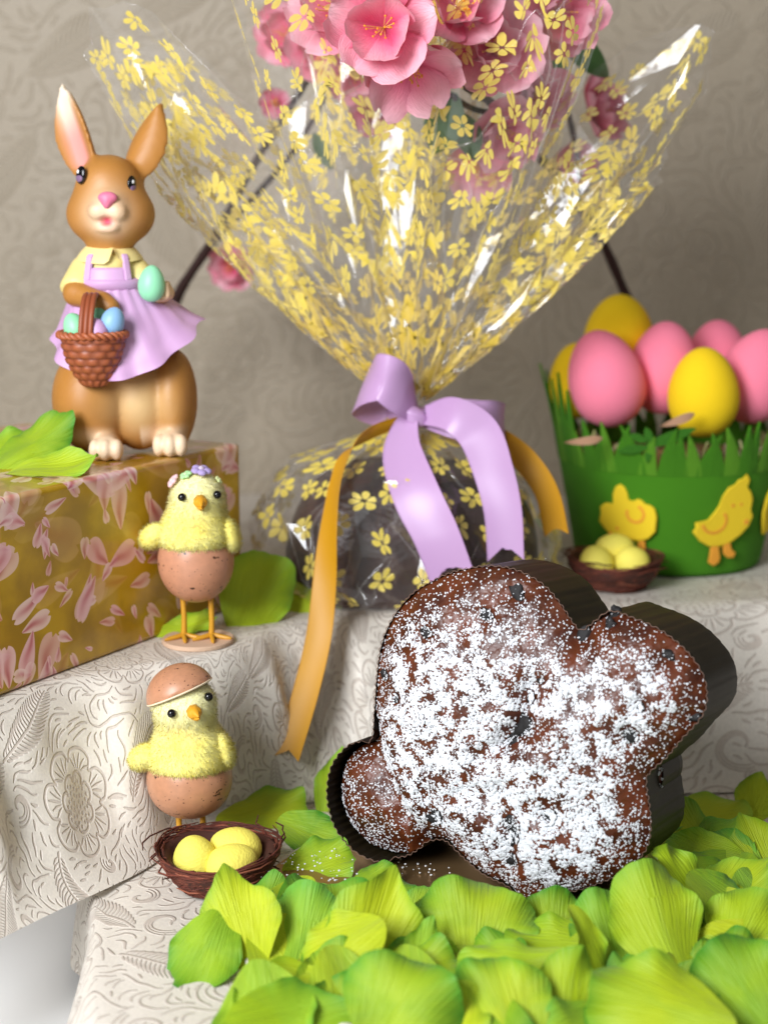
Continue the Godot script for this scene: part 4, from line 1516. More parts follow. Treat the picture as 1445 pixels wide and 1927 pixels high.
func build_rabbit() -> void:
	var t := thing("rabbit_figurine", "painted rabbit figurine in lilac pinafore holding a mint egg and brown basket", "figurine", Vector3(-16.2, 21.12, -98.8), Basis.from_scale(Vector3.ONE * 0.95))
	put("body", nets(rabbit_field, Vector3(-5.2, -0.25, -3.4), Vector3(5.4, 24.2, 5.4), 0.16, rabbit_paint).mesh(false, false), M.paint, t)
	# eyes, nose
	for e in [[Vector3(-1.5, 1.95, 1.62), Vector3(-0.62, 0.1, 0.75)], [Vector3(1.62, 1.35, 1.25), Vector3(0.88, -0.05, 0.45)]]:
		var g := Geo.new()
		var z: Vector3 = (e[1] as Vector3).normalized()
		var x := Vector3(0.12, 1, 0).cross(z).normalized()
		g.ball(HEAD + e[0], Vector3(0.42, 0.58, 0.2), Basis(x, z.cross(x), z), 10, S(24, 18, 24))
		var eye := put("eye", g.mesh(), M.black, t)
		g = Geo.new()
		g.ball(HEAD + e[0] + z * 0.13 + x * 0.02 - z.cross(x) * 0.22, Vector3(0.3, 0.24, 0.1), Basis(x, z.cross(x), z), 8, S(128, 100, 132))
		g.ball(HEAD + e[0] + z * 0.19 + x * -0.1 + z.cross(x) * 0.18, Vector3(0.1, 0.12, 0.05), Basis(x, z.cross(x), z), 6, S(250, 250, 250))
		put("eye_glint", g.mesh(), M.paint, eye)
	var g := nets(func(p: Vector3): return sm(ell(p, HEAD + Vector3(0.32, 0.55, 2.72), Vector3(0.62, 0.38, 0.38)), ell(p, HEAD + Vector3(0.26, 0.2, 2.8), Vector3(0.28, 0.36, 0.3)), 0.3), HEAD + Vector3(-0.6, -0.4, 2.0), HEAD + Vector3(1.2, 1.2, 3.4), 0.08, func(_p): return S(226, 122, 152))
	put("nose", g.mesh(false, false), M.paint, t)
	# blouse with short sleeves and a collar
	var blouse := func(p: Vector3) -> float:
		var d := cap(p, Vector3(-0.6, 9.6, 0.15), Vector3(-0.85, 12.05, 0.2), 2.1, 1.78)
		d = sm(d, cap(p, Vector3(-2.2, 11.75, 0.4), Vector3(-2.75, 10.75, 1.4), 1.22, 1.12), 0.3)
		d = sm(d, cap(p, Vector3(0.7, 11.75, 0.2), Vector3(1.75, 10.8, 0.7), 1.12, 0.95), 0.3)
		d = sm(d, cap(p, Vector3(-0.85, 12.2, 0.2), Vector3(-0.8, 13.3, 0.2), 1.62, 1.55), 0.4)
		d = maxf(d, (p - Vector3(-2.78, 10.5, 1.7)).dot(Vector3(-0.25, -0.65, 0.72)))
		return maxf(d, maxf(p.y - 13.2, 10.0 - p.y))
	g = nets(blouse, Vector3(-4.6, 9.6, -2.6), Vector3(3.4, 13.6, 3.4), 0.2, func(p): return S(238, 220, 142).lerp(S(214, 190, 110), clampf(0.35 + nz.get_noise_3d(p.x * 3, p.y * 3, p.z * 3), 0, 1) * 0.4))
	put("blouse", g.mesh(false, false), M.paint, t)
	g = Geo.new()
	g.sheet(48, 6, func(u, v):
		var a: float = lerpf(-PI, PI, u)
		var gap := 1.0 - bump(arc_gap(a, 0.28), 0.12)
		var r := lerpf(1.5, 2.18, v) + 0.07 * sin(PI * v)
		var y: float = 13.45 - 0.95 * v * gap - 0.12 * cos(2.0 * a) * v
		return [Vector3(-0.78 + sin(a) * r, y, 0.2 + cos(a) * r * 0.95), Vector2(u, v), S(238, 220, 148)])
	put("collar", g.mesh(), M.paint, t)
	# pinafore: skirt, waistband, bib and straps
	g = Geo.new()
	g.sheet(110, 18, func(u, v):
		var a: float = TAU * u - PI
		var f: float = v
		var left := maxf(-sin(a), 0.0)
		var right := maxf(sin(a), 0.0)
		var front := maxf(cos(a), 0.0)
		var hem := 4.9 + 1.5 * left * left + 2.9 * right * right + 0.9 * (1.0 - front) + 0.3 * sin(3.0 * a + 1.2)
		var y: float = lerpf(11.0, hem, f)
		var c := Vector3(lerpf(-0.75, 0.1, f), 0, lerpf(0.15, 0.5, f))
		var r := lerpf(2.25, 4.55 - 0.5 * front + 0.3 * right, pow(f, 0.85))
		r += sin(11.0 * a + 0.9 + 0.5 * sin(a * 2.0)) * 0.26 * f * f + sin(26.0 * a) * 0.06 * (1.0 - f) + 0.25 * smoothstep(0.8, 1.0, f)
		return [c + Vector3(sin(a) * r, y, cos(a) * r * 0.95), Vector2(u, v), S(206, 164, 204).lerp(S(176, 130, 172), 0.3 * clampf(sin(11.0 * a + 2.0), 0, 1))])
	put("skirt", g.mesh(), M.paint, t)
	g = Geo.new()
	g.lathe([Vector2(2.25, -0.05), Vector2(2.46, 0.08), Vector2(2.44, 0.3), Vector2(2.5, 0.42), Vector2(2.42, 0.62), Vector2(2.2, 0.72)], 48, Vector3(-0.72, 10.75, 0.15), S(204, 160, 202))
	put("waistband", g.mesh(), M.paint, t)
	g = Geo.new()
	for part in [[-0.52, 0.72, 11.2, 12.15, 0.06], [-0.66, -0.42, 11.2, 13.0, 0.14], [0.56, 0.78, 11.2, 13.0, 0.14]]:
		g.sheet(10, 10, func(u, v):
			var a: float = lerpf(part[0], part[1], u)
			var y: float = lerpf(part[2], part[3], v)
			var r: float = lerpf(2.36, 1.9, (y - 11.0) / 2.0) + part[4] - (0.16 if u in [0.0, 1.0] or v in [0.0, 1.0] else 0.0)
			return [Vector3(-0.75 + sin(a) * r, y, 0.18 + cos(a) * r), Vector2(u, v), S(212, 168, 210)])
	put("bib", g.mesh(), M.paint, t)
	# the egg in the raised paw
	var egg := put("held_egg", egg_shape(0.86, 2.35).mesh(), mt(150, 224, 178, 0.45), t)
	egg.transform = Transform3D(Basis(Vector3.BACK, -0.08), Vector3(2.2, 11.15, 2.3) * CM)
	# the wicker basket on the other arm
	var bk := thing_part("wicker_basket", t, Vector3(-1.35, 4.75, 4.1))
	g = Geo.new()
	g.sheet(96, 40, func(u, v):
		var a: float = TAU * u
		var r: float = 1.98 * pow(sin(PI * 0.5 * clampf(v * 0.92 + 0.1, 0, 1)), 0.62)
		var row := int(v * 7.0)
		var wv := sin(a * 12.0 + PI * (row % 2)) * 0.5 + 0.5
		var seam := absf(fposmod(v * 7.0, 1.0) - 0.5) * 2.0
		r += 0.13 * pow(wv, 0.6) * (1.0 - pow(seam, 3.0)) - 0.04
		return [Vector3(cos(a) * r, v * 3.3, sin(a) * r * 0.85), Vector2(u, v), S(168, 92, 58).lerp(S(98, 46, 28), clampf(pow(seam, 4.0) * 0.8 + (1.0 - wv) * 0.4, 0, 1))])
	put("weave", g.mesh(), M.paint, bk)
	g = Geo.new()
	for k in 2:
		var path := []
		var rr := []
		for i in 97:
			var a := TAU * i / 96
			var tw := a * 14.0 + PI * k
			path.append(Vector3(cos(a) * (2.06 + 0.13 * cos(tw)), 3.32 + 0.13 * sin(tw), sin(a) * (1.78 + 0.13 * cos(tw))))
			rr.append(0.16)
		g.tube(path, rr, 6, S(172, 96, 60))
	put("braided_rim", g.mesh(), M.paint, bk)
	g = Geo.new()
	for k in 3:
		var path := []
		for i in 17:
			var a := PI * i / 16
			path.append(Vector3(-0.15 + (k - 1) * 0.3 + 0.15 * sin(a), 3.2 + 2.6 * sin(a), cos(a) * 1.7))
		var rr := []
		rr.resize(17)
		rr.fill(0.19)
		g.tube(path, rr, 6, S(150, 78, 48))
	put("handle", g.mesh(), M.paint, bk)
	for e in [[Vector3(-0.95, 3.75, 0.5), 0.78, 2.0, S(150, 222, 172)], [Vector3(0.35, 4.15, -0.6), 0.75, 1.9, S(140, 214, 168)], [Vector3(1.35, 4.15, 0.4), 0.78, 1.9, S(140, 184, 222)], [Vector3(0.45, 3.6, 0.95), 0.72, 1.7, S(206, 164, 204)]]:
		var m := put("painted_egg", egg_shape(e[1], e[2], 10).mesh(), mt(0, 0, 0, 0.45), bk)
		m.material_override.albedo_color = (e[3] as Color).linear_to_srgb()
		m.position = e[0] * CM
		m.rotation.z = rng.randf_range(-0.5, 0.5)


func thing_part(called: String, parent: Node3D, at: Vector3) -> Node3D:
	var o := Node3D.new()
	o.name = called
	parent.add_child(o)
	o.position = at * CM
	return o


# ---- two chicks hatching from eggs ---------------------------------------------------------------------------------------------------
func build_chicks() -> void:
	for which in 2:
		var front := which == 0
		var at: Vector3 = Vector3(-10.73, 0.05, -84.52) if front else Vector3(-11.35, 10.22, -92.78)
		var t := thing("chick_figurine", "yellow fluffy chick in brown eggshell wearing an eggshell cap" if front else "yellow fluffy chick in brown eggshell with tiny fabric flowers on its head", "figurine", at, Basis(), "chicks hatching from speckled eggshells")
		var lift := 2.3 if front else 2.55  # bottom of the shell
		var rad := 2.42 if front else 2.3
		var shell_h := 3.2 if front else 3.7
		var ox := -0.28 if front else 0.0
		var g := Geo.new()
		g.lathe([Vector2(0.01, 0.0), Vector2(2.15, 0.0), Vector2(2.2, 0.05), Vector2(2.2, 0.22), Vector2(2.14, 0.28), Vector2(0.01, 0.28)], 40)
		put("base_disc", g.mesh(true), M.disc, t)
		for s in [-1.0, 1.0]:
			g = Geo.new()
			var x: float = ox + s * (0.68 if front else 0.84)
			g.tube(curve([Vector3(x, lift + 0.5, 0.1), Vector3(x + 0.05, lift * 0.5 + 0.2, 0.12), Vector3(x, 0.42, 0.1)], 8), [0.19, 0.18, 0.17, 0.17, 0.17, 0.17, 0.18, 0.19, 0.2], 8)
			var leg := put("leg", g.mesh(), M.leg, t)
			g = Geo.new()
			for toe in [[-1.05, 0.75], [0.25, 1.25], [1.25, 0.35], [0.0, -0.5]]:
				g.tube([Vector3(x, 0.5, 0.1), Vector3(x + toe[0] * 0.45, 0.42, 0.1 + toe[1] * 0.45), Vector3(x + toe[0] * 0.8, 0.38, 0.1 + toe[1] * 0.8), Vector3(x + toe[0], 0.36, 0.1 + toe[1])], [0.17, 0.16, 0.14, 0.07], 6)
			put("foot", g.mesh(), M.leg, leg)
		# lower half of the egg, with a broken thickness at its rim
		var prof := []
		for k in 15:
			var a := PI * 0.62 * k / 14
			prof.append(Vector2(maxf(rad * sin(a) * (1.0 + 0.05 * cos(a)), 0.001), lift + (1.0 - cos(a)) * shell_h / (1.0 - cos(PI * 0.62))))
		prof.append(Vector2(prof[14].x - 0.07, prof[14].y))
		prof.append(Vector2(prof[12].x - 0.1, prof[12].y))
		g = Geo.new()
		g.sheet(56, prof.size() - 1, func(u, v):
			var k := roundi(v * (prof.size() - 1))
			return [Vector3(ox + cos(TAU * u) * prof[k].x, prof[k].y, sin(TAU * u) * prof[k].x), Vector2(-u * 2.0, 1.0 - k / 17.0)])
		put("eggshell", g.mesh(), M.shell_a if front else M.shell_b, t)
		var rim := lift + shell_h
		# the fluffy body: one surface, covered with hairs
		var hc := Vector3(ox - 0.15, rim + 3.35, 0.15) if front else Vector3(0.22, rim + 2.75, 0.1)
		var hr := Vector3(1.78, 1.75, 1.75) if front else Vector3(1.62, 1.5, 1.6)
		var body := func(p: Vector3) -> float:
			var d := ell(p, Vector3(ox, rim + 0.35, 0), Vector3(rad - 0.02, 1.25, rad - 0.05))
			d = sm(d, ell(p, Vector3(ox + 0.05, rim + 1.15, 0.05), Vector3(rad * 0.86, 1.5, rad * 0.86)), 0.5)
			d = sm(d, ell(p, hc, hr), 0.7)
			return d
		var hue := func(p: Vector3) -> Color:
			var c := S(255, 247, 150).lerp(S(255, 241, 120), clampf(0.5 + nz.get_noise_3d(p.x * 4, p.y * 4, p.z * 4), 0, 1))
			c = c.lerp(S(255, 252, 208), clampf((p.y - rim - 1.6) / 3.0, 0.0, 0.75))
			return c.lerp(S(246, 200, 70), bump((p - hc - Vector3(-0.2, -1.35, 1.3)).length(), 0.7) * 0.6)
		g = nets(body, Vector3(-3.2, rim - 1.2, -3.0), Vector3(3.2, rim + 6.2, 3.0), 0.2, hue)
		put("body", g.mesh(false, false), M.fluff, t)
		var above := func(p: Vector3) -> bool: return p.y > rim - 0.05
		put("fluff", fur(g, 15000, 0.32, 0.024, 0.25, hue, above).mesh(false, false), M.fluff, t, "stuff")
		for s in [-1.0, 1.0]:
			var wc := Vector3(ox - 2.45, rim + 0.45, 0.3) if s < 0 else Vector3(ox + 2.0, rim + 0.9, 0.5)
			if not front and s > 0:
				wc = Vector3(2.1, rim + 0.55, 0.4)
			var wr := Vector3(1.0, 0.72, 0.7) if s < 0 else Vector3(0.62, 1.1, 0.8)
			var wb := Basis(Vector3.BACK, 0.55 if s < 0 else 0.3)
			var wing := func(p: Vector3) -> float: return ell(wb.inverse() * (p - wc) + wc, wc, wr)
			var wg := nets(wing, wc - Vector3.ONE * 1.4, wc + Vector3.ONE * 1.4, 0.16, hue)
			var w := put("wing", wg.mesh(false, false), M.fluff, t)
			put("fluff", fur(wg, 2600, 0.28, 0.022, 0.1, hue).mesh(false, false), M.fluff, w, "stuff")
		# face
		var turn := Basis(Vector3.UP, 0.42 if front else 0.2) * Basis(Vector3.RIGHT, -0.1 if front else 0.0) * Basis(Vector3.BACK, 0.3 if front else 0.04)
		g = Geo.new()
		var bz := turn * Vector3(0, 0, 1)
		var tip := hc + turn * Vector3(0, -0.05, hr.z + 0.85)
		g.ball(hc + turn * Vector3(0, 0.05, hr.z + 0.2), Vector3(0.42, 0.34, 0.36), turn, 8)
		g.tube([hc + turn * Vector3(0, 0.1, hr.z), hc + turn * Vector3(0, 0.06, hr.z + 0.4), tip], [0.42, 0.3, 0.03], 7)
		g.tube([hc + turn * Vector3(0, -0.16, hr.z), hc + turn * Vector3(0, -0.2, hr.z + 0.35), tip - turn * Vector3(0, 0.14, 0.12)], [0.3, 0.22, 0.03], 7)
		put("beak", g.mesh(), mt(226, 160, 34, 0.5), t)
		for s in [-1.0, 1.0]:
			var dir := (turn * Vector3(s * 0.72, 0.28, 1.0)).normalized()
			g = Geo.new()
			g.ball(hc + Vector3(dir.x * hr.x, dir.y * hr.y, dir.z * hr.z) + dir * 0.2, Vector3.ONE * 0.25, Basis(), 10)
			put("eye", g.mesh(), M.black, t)
		if front:
			prof = []
			for k in 13:
				var a := PI * 0.47 * k / 12
				prof.append(Vector2(maxf(1.95 * sin(a), 0.001), 1.7 * cos(a)))
			prof.append(Vector2(prof[12].x - 0.09, prof[12].y))
			prof.append(Vector2(prof[10].x - 0.12, prof[10].y - 0.03))
			g = Geo.new()
			g.sheet(48, prof.size() - 1, func(u, v):
				var k := roundi(v * (prof.size() - 1))
				var notch := 0.06 * sin(u * 60.0) * (1.0 if k >= 12 else 0.0)
				return [Vector3(cos(TAU * u) * prof[k].x, prof[k].y + notch, sin(TAU * u) * prof[k].x), Vector2(u * 1.6, k / 20.0)])
			var cap_ := put("eggshell_cap", g.mesh(), M.shell_a, t)
			cap_.transform = Transform3D(Basis(Vector3.BACK, 0.40) * Basis(Vector3.RIGHT, -0.16), (hc + Vector3(-0.22, 0.72, -0.1)) * CM)
			g = Geo.new()
			g.lathe([Vector2(1.89, 0.06), Vector2(1.97, 0.1), Vector2(1.97, 0.16), Vector2(1.89, 0.18)], 48)
			put("broken_edge", g.mesh(), mt(240, 222, 190, 0.6), cap_)
		else:
			for f in [[Vector3(0.25, 1.62, 0.35), S(176, 156, 206), 0.8], [Vector3(-1.35, 1.05, 0.4), S(240, 196, 200), 0.6], [Vector3(-0.6, 1.42, 0.5), S(176, 226, 160), 0.5], [Vector3(1.25, 1.1, 0.2), S(214, 224, 160), 0.35]]:
				g = Geo.new()
				var nrm: Vector3 = (f[0] as Vector3).normalized()
				var x := nrm.cross(Vector3.BACK).normalized()
				var b := Basis(x, nrm, x.cross(nrm))
				for k in 5:
					var a := TAU * k / 5
					g.ball(hc + f[0] + b * Vector3(cos(a) * 0.45, 0.16, sin(a) * 0.45) * f[2], Vector3(0.36, 0.22, 0.36) * f[2], b, 6, f[1])
				g.ball(hc + f[0] + b * Vector3(0, 0.24, 0) * f[2], Vector3(0.26, 0.26, 0.26) * f[2], b, 6, (f[1] as Color).lerp(S(250, 240, 200), 0.3))
				put("fabric_flower", g.mesh(), M.matte, t)


# ---- fibre nests with lemon eggs ---------------------------------------------------------------------------------------------------------
func build_nests() -> void:
	var spots := [Vector3(-8.97, 0.10, -80.45), Vector3(15.99, 10.20, -106.60)]
	var labels := ["brown fibre nest in front of the capped chick, beside the green petals", "brown fibre nest in front of the green felt basket"]
	for w in 2:
		var t := thing("nest", labels[w], "nest", spots[w], Basis(), "coconut fibre nests with lemon eggs")
		var R := 3.35 if w == 0 else 3.3
		var g := Geo.new()
		g.sheet(40, 10, func(u, v):
			var a: float = TAU * u
			var q: Vector2 = [Vector2(0.01, 0), Vector2(1.4, 0.0), Vector2(2.2, 0.25), Vector2(2.8, 0.8), Vector2(3.15, 1.4), Vector2(3.25, 1.85), Vector2(3.0, 2.0), Vector2(2.7, 1.75), Vector2(2.3, 1.15), Vector2(1.4, 0.7), Vector2(0.01, 0.6)][roundi(v * 10)]
			var r := q.x * R / 3.35 + 0.12 * nz.get_noise_2d(cos(a) * 8.0, sin(a) * 8.0 + q.y * 3.0)
			return [Vector3(cos(a) * r, q.y + 0.15 * sin(a * 2.0 + 1.0) * q.y * 0.4, sin(a) * r), Vector2(u, v), S(70, 34, 24)])
		put("nest_bowl", g.mesh(), M.nest, t)
		g = Geo.new()
		for k in (560 if w == 0 else 300):
			var a0 := rng.randf() * TAU
			var span := rng.randf_range(0.5, 2.2) * (1.0 if rng.randf() < 0.5 else -1.0)
			var hgt := rng.randf()
			var slope := rng.randf_range(-0.35, 0.35)
			var stray := 1.0 if rng.randf() < 0.07 else 0.0
			var path := []
			var rr := []
			var ins := rng.randf() < 0.22
			for i in 8:
				var f := i / 7.0
				var a := a0 + span * f
				var h := clampf(hgt + slope * f + 0.08 * sin(f * 6.0 + k), 0.0, 1.12)
				var r := (lerpf(1.9, 3.3, pow(h, 0.55)) if not ins else lerpf(2.2, 3.0, h)) * R / 3.35 + rng.randf_range(-0.03, 0.1) + stray * f * f * rng.randf_range(0.2, 1.0)
				path.append(Vector3(cos(a) * r, 0.12 + h * 1.9 + stray * f * 0.4 + 0.06 * sin(a * 2.0 + 1.0) * h * 2.0, sin(a) * r))
				rr.append(0.035 if i in [0, 7] else 0.05)
			g.tube(path, rr, 4, S(118, 58, 40).lerp(S(74, 34, 24), rng.randf()).lerp(S(176, 104, 76), 0.6 if k % 9 == 0 else 0.0), false)
		put("nest_fibres", g.mesh(false, false), M.nest, t, "stuff")
		var eggs := [[Vector3(-1.25, 1.75, 0.6), 0.15, "round"], [Vector3(0.85, 1.85, -0.6), 1.25, "long"], [Vector3(0.75, 1.55, 0.95), -1.35, "long"]] if w == 0 else [[Vector3(-1.35, 1.85, 0.6), 0.3, "round"], [Vector3(0.15, 2.5, -0.8), 1.3, "long"], [Vector3(1.1, 1.85, 0.7), 0.9, "round"]]
		var said := ["rounder lemon egg on the left in the nest by the capped chick", "lemon egg lying at the back of the nest by the capped chick", "lemon egg lying low at the front of the nest by the capped chick"] if w == 0 else ["lemon egg on the left in the nest before the felt basket", "lemon egg on top at the back of the nest before the felt basket", "lemon egg on the right in the nest before the felt basket"]
		for k in 3:
			var e = eggs[k]
			var m := put("lemon_egg", egg_shape(1.2 if e[2] == "round" else 1.1, 2.5 if e[2] == "round" else 2.9).mesh(), M.egg_lemon)
			m.transform = Transform3D(Basis(Vector3.UP, 0.2 * k) * Basis(Vector3.BACK, e[1]), (spots[w] + e[0]) * CM)
			tag(m, said[k], "egg", "lemon eggs in the nests")


# ---- the dusted dove cake, standing on its edge ----------------------------------------------------------------------------------------
const OUTLINE := [Vector2(-9.68, 8.21), Vector2(-9.68, 9.25), Vector2(-9.65, 10.46), Vector2(-9.49, 12.21), Vector2(-8.84, 13.84), Vector2(-7.71, 15.25), Vector2(-5.93, 16.39), Vector2(-4.15, 17.00), Vector2(-2.73, 17.16), Vector2(-1.47, 16.97), Vector2(-0.21, 16.39), Vector2(0.73, 15.53), Vector2(1.48, 14.65), Vector2(1.98, 14.39), Vector2(2.64, 14.93), Vector2(3.43, 15.57), Vector2(4.60, 15.37), Vector2(5.94, 14.99), Vector2(7.11, 14.36), Vector2(7.97, 13.61), Vector2(8.52, 12.76), Vector2(8.68, 11.69), Vector2(8.43, 10.87), Vector2(7.65, 9.80), Vector2(6.93, 8.74), Vector2(6.12, 7.80), Vector2(5.92, 7.21), Vector2(6.18, 6.06), Vector2(6.36, 4.81), Vector2(6.13, 3.64), Vector2(5.07, 2.38), Vector2(3.39, 1.30), Vector2(1.74, 0.54), Vector2(-0.05, -0.17), Vector2(-1.07, 0.38), Vector2(-2.54, 0.75), Vector2(-3.88, 1.50), Vector2(-4.94, 2.14), Vector2(-6.04, 1.84), Vector2(-6.39, 1.43), Vector2(-7.29, 0.78), Vector2(-8.53, 0.54), Vector2(-9.91, 0.74), Vector2(-11.06, 1.58), Vector2(-11.67, 2.61), Vector2(-11.86, 3.82), Vector2(-11.61, 5.10), Vector2(-10.80, 6.15), Vector2(-9.76, 6.72)]


func edge_distance(q: Vector2, poly: PackedVector2Array) -> float:
	var best := 1e9
	var n := poly.size()
	for k in n:
		var a := poly[k]
		var b := poly[(k + 1) % n]
		var ab := b - a
		var h := clampf((q - a).dot(ab) / ab.length_squared(), 0.0, 1.0)
		best = minf(best, (q - a - ab * h).length_squared())
	return sqrt(best) * (1.0 if Geometry2D.is_point_in_polygon(q, poly) else -1.0)


func line_distance(q: Vector2, line: Array) -> float:
	var best := 1e9
	for k in line.size() - 1:
		var a: Vector2 = line[k]
		var ab: Vector2 = line[k + 1] - a
		var h := clampf((q - a).dot(ab) / ab.length_squared(), 0.0, 1.0)
		best = minf(best, (q - a - ab * h).length())
	return best


func crust(q: Vector2, d: float, chips: Array) -> float:
	var z := 1.75 * (1.0 - exp(-maxf(d, 0.0) / 1.3)) - 0.5
	z += 0.42 * nz.get_noise_2d(q.x * 1.1, q.y * 1.1) + 0.10 * nz.get_noise_2d(q.x * 6.0, q.y * 6.0)
	# the fold between body and left wing, and the fold round the big raisin
	var f := line_distance(q, [Vector2(-9.9, 7.6), Vector2(-9.0, 6.0), Vector2(-8.0, 4.5), Vector2(-7.0, 3.2), Vector2(-6.3, 1.8)])
	z -= 0.95 * bump(f, 0.55)
	if q.x < -7.0 and q.y < 6.6 and q.x + (q.y - 4.5) * 0.66 < -8.0:
		z -= 0.7 * clampf(f / 0.8, 0, 1)
	z -= 0.5 * bump(line_distance(q, [Vector2(-0.2, 11.4), Vector2(-0.5, 9.3), Vector2(-1.9, 7.8), Vector2(-2.6, 7.0)]), 0.5)
	z -= 0.3 * bump(line_distance(q, [Vector2(-5.6, 4.4), Vector2(-3.4, 5.2), Vector2(-1.4, 5.6)]), 0.6)
	z += 0.5 * bump((q - Vector2(1.6, 9.0)).length(), 2.2) + 0.45 * bump((q - Vector2(-5.5, 10.5)).length(), 3.2) + 0.35 * bump((q - Vector2(1.5, 3.2)).length(), 2.0)
	for c in chips:
		var l := q.distance_to(Vector2(c.x, c.y))
		if l < 2.2:
			z -= 0.42 * bump(l, 0.7 * c.z)
	return z


func build_dove_cake() -> void:
	var poly := PackedVector2Array()
	var n := OUTLINE.size()
	for k in n:
		for s in 4:
			var f := s / 4.0
			var a: Vector2 = OUTLINE[(k + n - 1) % n]
			var b: Vector2 = OUTLINE[k]
			var c: Vector2 = OUTLINE[(k + 1) % n]
			var d: Vector2 = OUTLINE[(k + 2) % n]
			poly.append(0.5 * (2.0 * b + (c - a) * f + (2.0 * a - 5.0 * b + 4.0 * c - d) * f * f + (3.0 * b - a - 3.0 * c + d) * f * f * f))
	var chips := [Vector3(-2.98, 14.66, 1.00), Vector3(-1.56, 15.90, 1.10), Vector3(-6.25, 13.32, 1.00), Vector3(2.12, 14.09, 1.10), Vector3(3.49, 14.83, 0.80), Vector3(6.60, 13.81, 0.80), Vector3(-0.28, 10.74, 0.90), Vector3(0.41, 11.82, 0.70), Vector3(-0.16, 9.20, 1.50), Vector3(-0.99, 8.57, 1.10), Vector3(-8.89, 10.57, 0.80), Vector3(-7.76, 9.62, 0.70), Vector3(-5.24, 3.54, 1.10), Vector3(-0.64, 3.98, 1.30), Vector3(1.40, 4.85, 1.00), Vector3(-0.49, 2.17, 0.90), Vector3(5.22, 9.73, 1.00), Vector3(5.75, 11.24, 0.70), Vector3(8.04, 10.81, 0.80), Vector3(-1.14, 8.21, 0.90), Vector3(3.44, 15.38, 0.90), Vector3(-0.58, 3.32, 1.00)]
	var t := thing("dove_cake", "chocolate dove-shaped cake dusted with icing sugar standing among green petals", "cake", Vector3(7.333, 0.8, -77.117), Basis(Vector3(0.88295, 0, 0.46947), Vector3(0.06534, 0.99027, -0.12288), Vector3(-0.4649, 0.13917, 0.87435)))
	# crust: a height field trimmed along the outline
	var lo := Vector2(-12.4, -0.8)
	var st := 0.2
	var nx := 108
	var ny := 94
	var dist := PackedFloat32Array()
	for j in ny:
		for i in nx:
			dist.append(edge_distance(lo + Vector2(i, j) * st, poly))
	var g := Geo.new()
	var made := {}
	var vert := func(q: Vector2, d: float) -> int:
		var key := Vector2i((q * 400.0).round())
		if not made.has(key):
			var warm := clampf(0.5 + nz.get_noise_2d(q.x * 2.4 + 30.0, q.y * 2.4) * 1.2, 0, 1)
			made[key] = g.add(Vector3(q.x, q.y, crust(q, d, chips)), q * 0.12, S(66, 30, 15).lerp(S(108, 52, 25), warm * 0.8))
		return made[key]
	for j in ny - 1:
		for i in nx - 1:
			var ring := []
			var inside := 0
			var cs := [[i, j], [i, j + 1], [i + 1, j + 1], [i + 1, j]]
			for k in 4:
				if dist[cs[k][1] * nx + cs[k][0]] > 0.0:
					inside += 1
			if inside == 0:
				continue
			for k in 4:
				var a: Array = cs[k]
				var b: Array = cs[(k + 1) % 4]
				var da := dist[a[1] * nx + a[0]]
				var db := dist[b[1] * nx + b[0]]
				var pa := lo + Vector2(a[0], a[1]) * st
				var pb := lo + Vector2(b[0], b[1]) * st
				if da > 0.0:
					ring.append(vert.call(pa, da))
				if (da > 0.0) != (db > 0.0):
					ring.append(vert.call(pa.lerp(pb, da / (da - db)), 0.0))
			for k in range(1, ring.size() - 1):
				g.tri(ring[0], ring[k], ring[k + 1])
	put("crust", g.mesh(false, false), M.cake, t)
	var face := g
	# dark raisins set in the crust
	for c in chips:
		var b := Geo.new()
		var q := Vector2(c.x, c.y)
		var at := Vector3(c.x, c.y, crust(q, edge_distance(q, poly), chips) + 0.0)
		b.ball(at, Vector3(0.5, 0.4, 0.17) * c.z, Basis(Vector3.BACK, rng.randf() * TAU), 9)
		for k in b.p.size():
			var e := b.p[k] - at
			b.p[k] = at + e * (1.0 + 0.9 * nz.get_noise_3d(b.p[k].x * 9.0, b.p[k].y * 9.0, b.p[k].z * 9.0))
		put("raisin", b.mesh(), M.chip, t)
	# icing sugar: small irregular clumps lying where the sieve passed
	var clump: Array[ArrayMesh] = []
	for k in 2:
		var b := Geo.new()
		b.ball(Vector3.ZERO, Vector3(1, 1, 0.6), Basis(), 4)
		b.ball(Vector3(0.75, 0.3, 0.05), Vector3(0.6, 0.55, 0.5), Basis(), 3)
		b.ball(Vector3(-0.5, 0.65 - k, 0.1), Vector3(0.65, 0.5, 0.5), Basis(), 3)
		clump.append(b.mesh())
	var tri_n := face.ix.size() / 3
	var spots: Array = [[], []]
	var fine := FastNoiseLite.new()
	fine.seed = 15
	fine.frequency = 0.9
	for k in 72000:
		var i := rng.randi() % tri_n
		var a := face.p[face.ix[i * 3]]
		var b := face.p[face.ix[i * 3 + 1]]
		var c := face.p[face.ix[i * 3 + 2]]
		var area := (b - a).cross(c - a).length() * 0.5
		if rng.randf() > area / 0.026:
			continue
		var u := rng.randf()
		var v := rng.randf()
		if u + v > 1.0:
			u = 1.0 - u
			v = 1.0 - v
		var p := a + (b - a) * u + (c - a) * v
		var nr := (c - a).cross(b - a).normalized()
		var q := Vector2(p.x, p.y)
		var d := edge_distance(q, poly)
		var much := 0.72 * smoothstep(0.0, 2.4, d) * smoothstep(17.6, 11.0, p.y)
		much += 0.5 * bump((q - Vector2(0.5, 4.0)).length(), 4.0) + 0.25 * bump((q - Vector2(-5.0, 9.0)).length(), 4.0)
		if p.x < -7.0 and p.y < 6.6 and p.x + (p.y - 4.5) * 0.66 < -8.0:
			much = 0.15
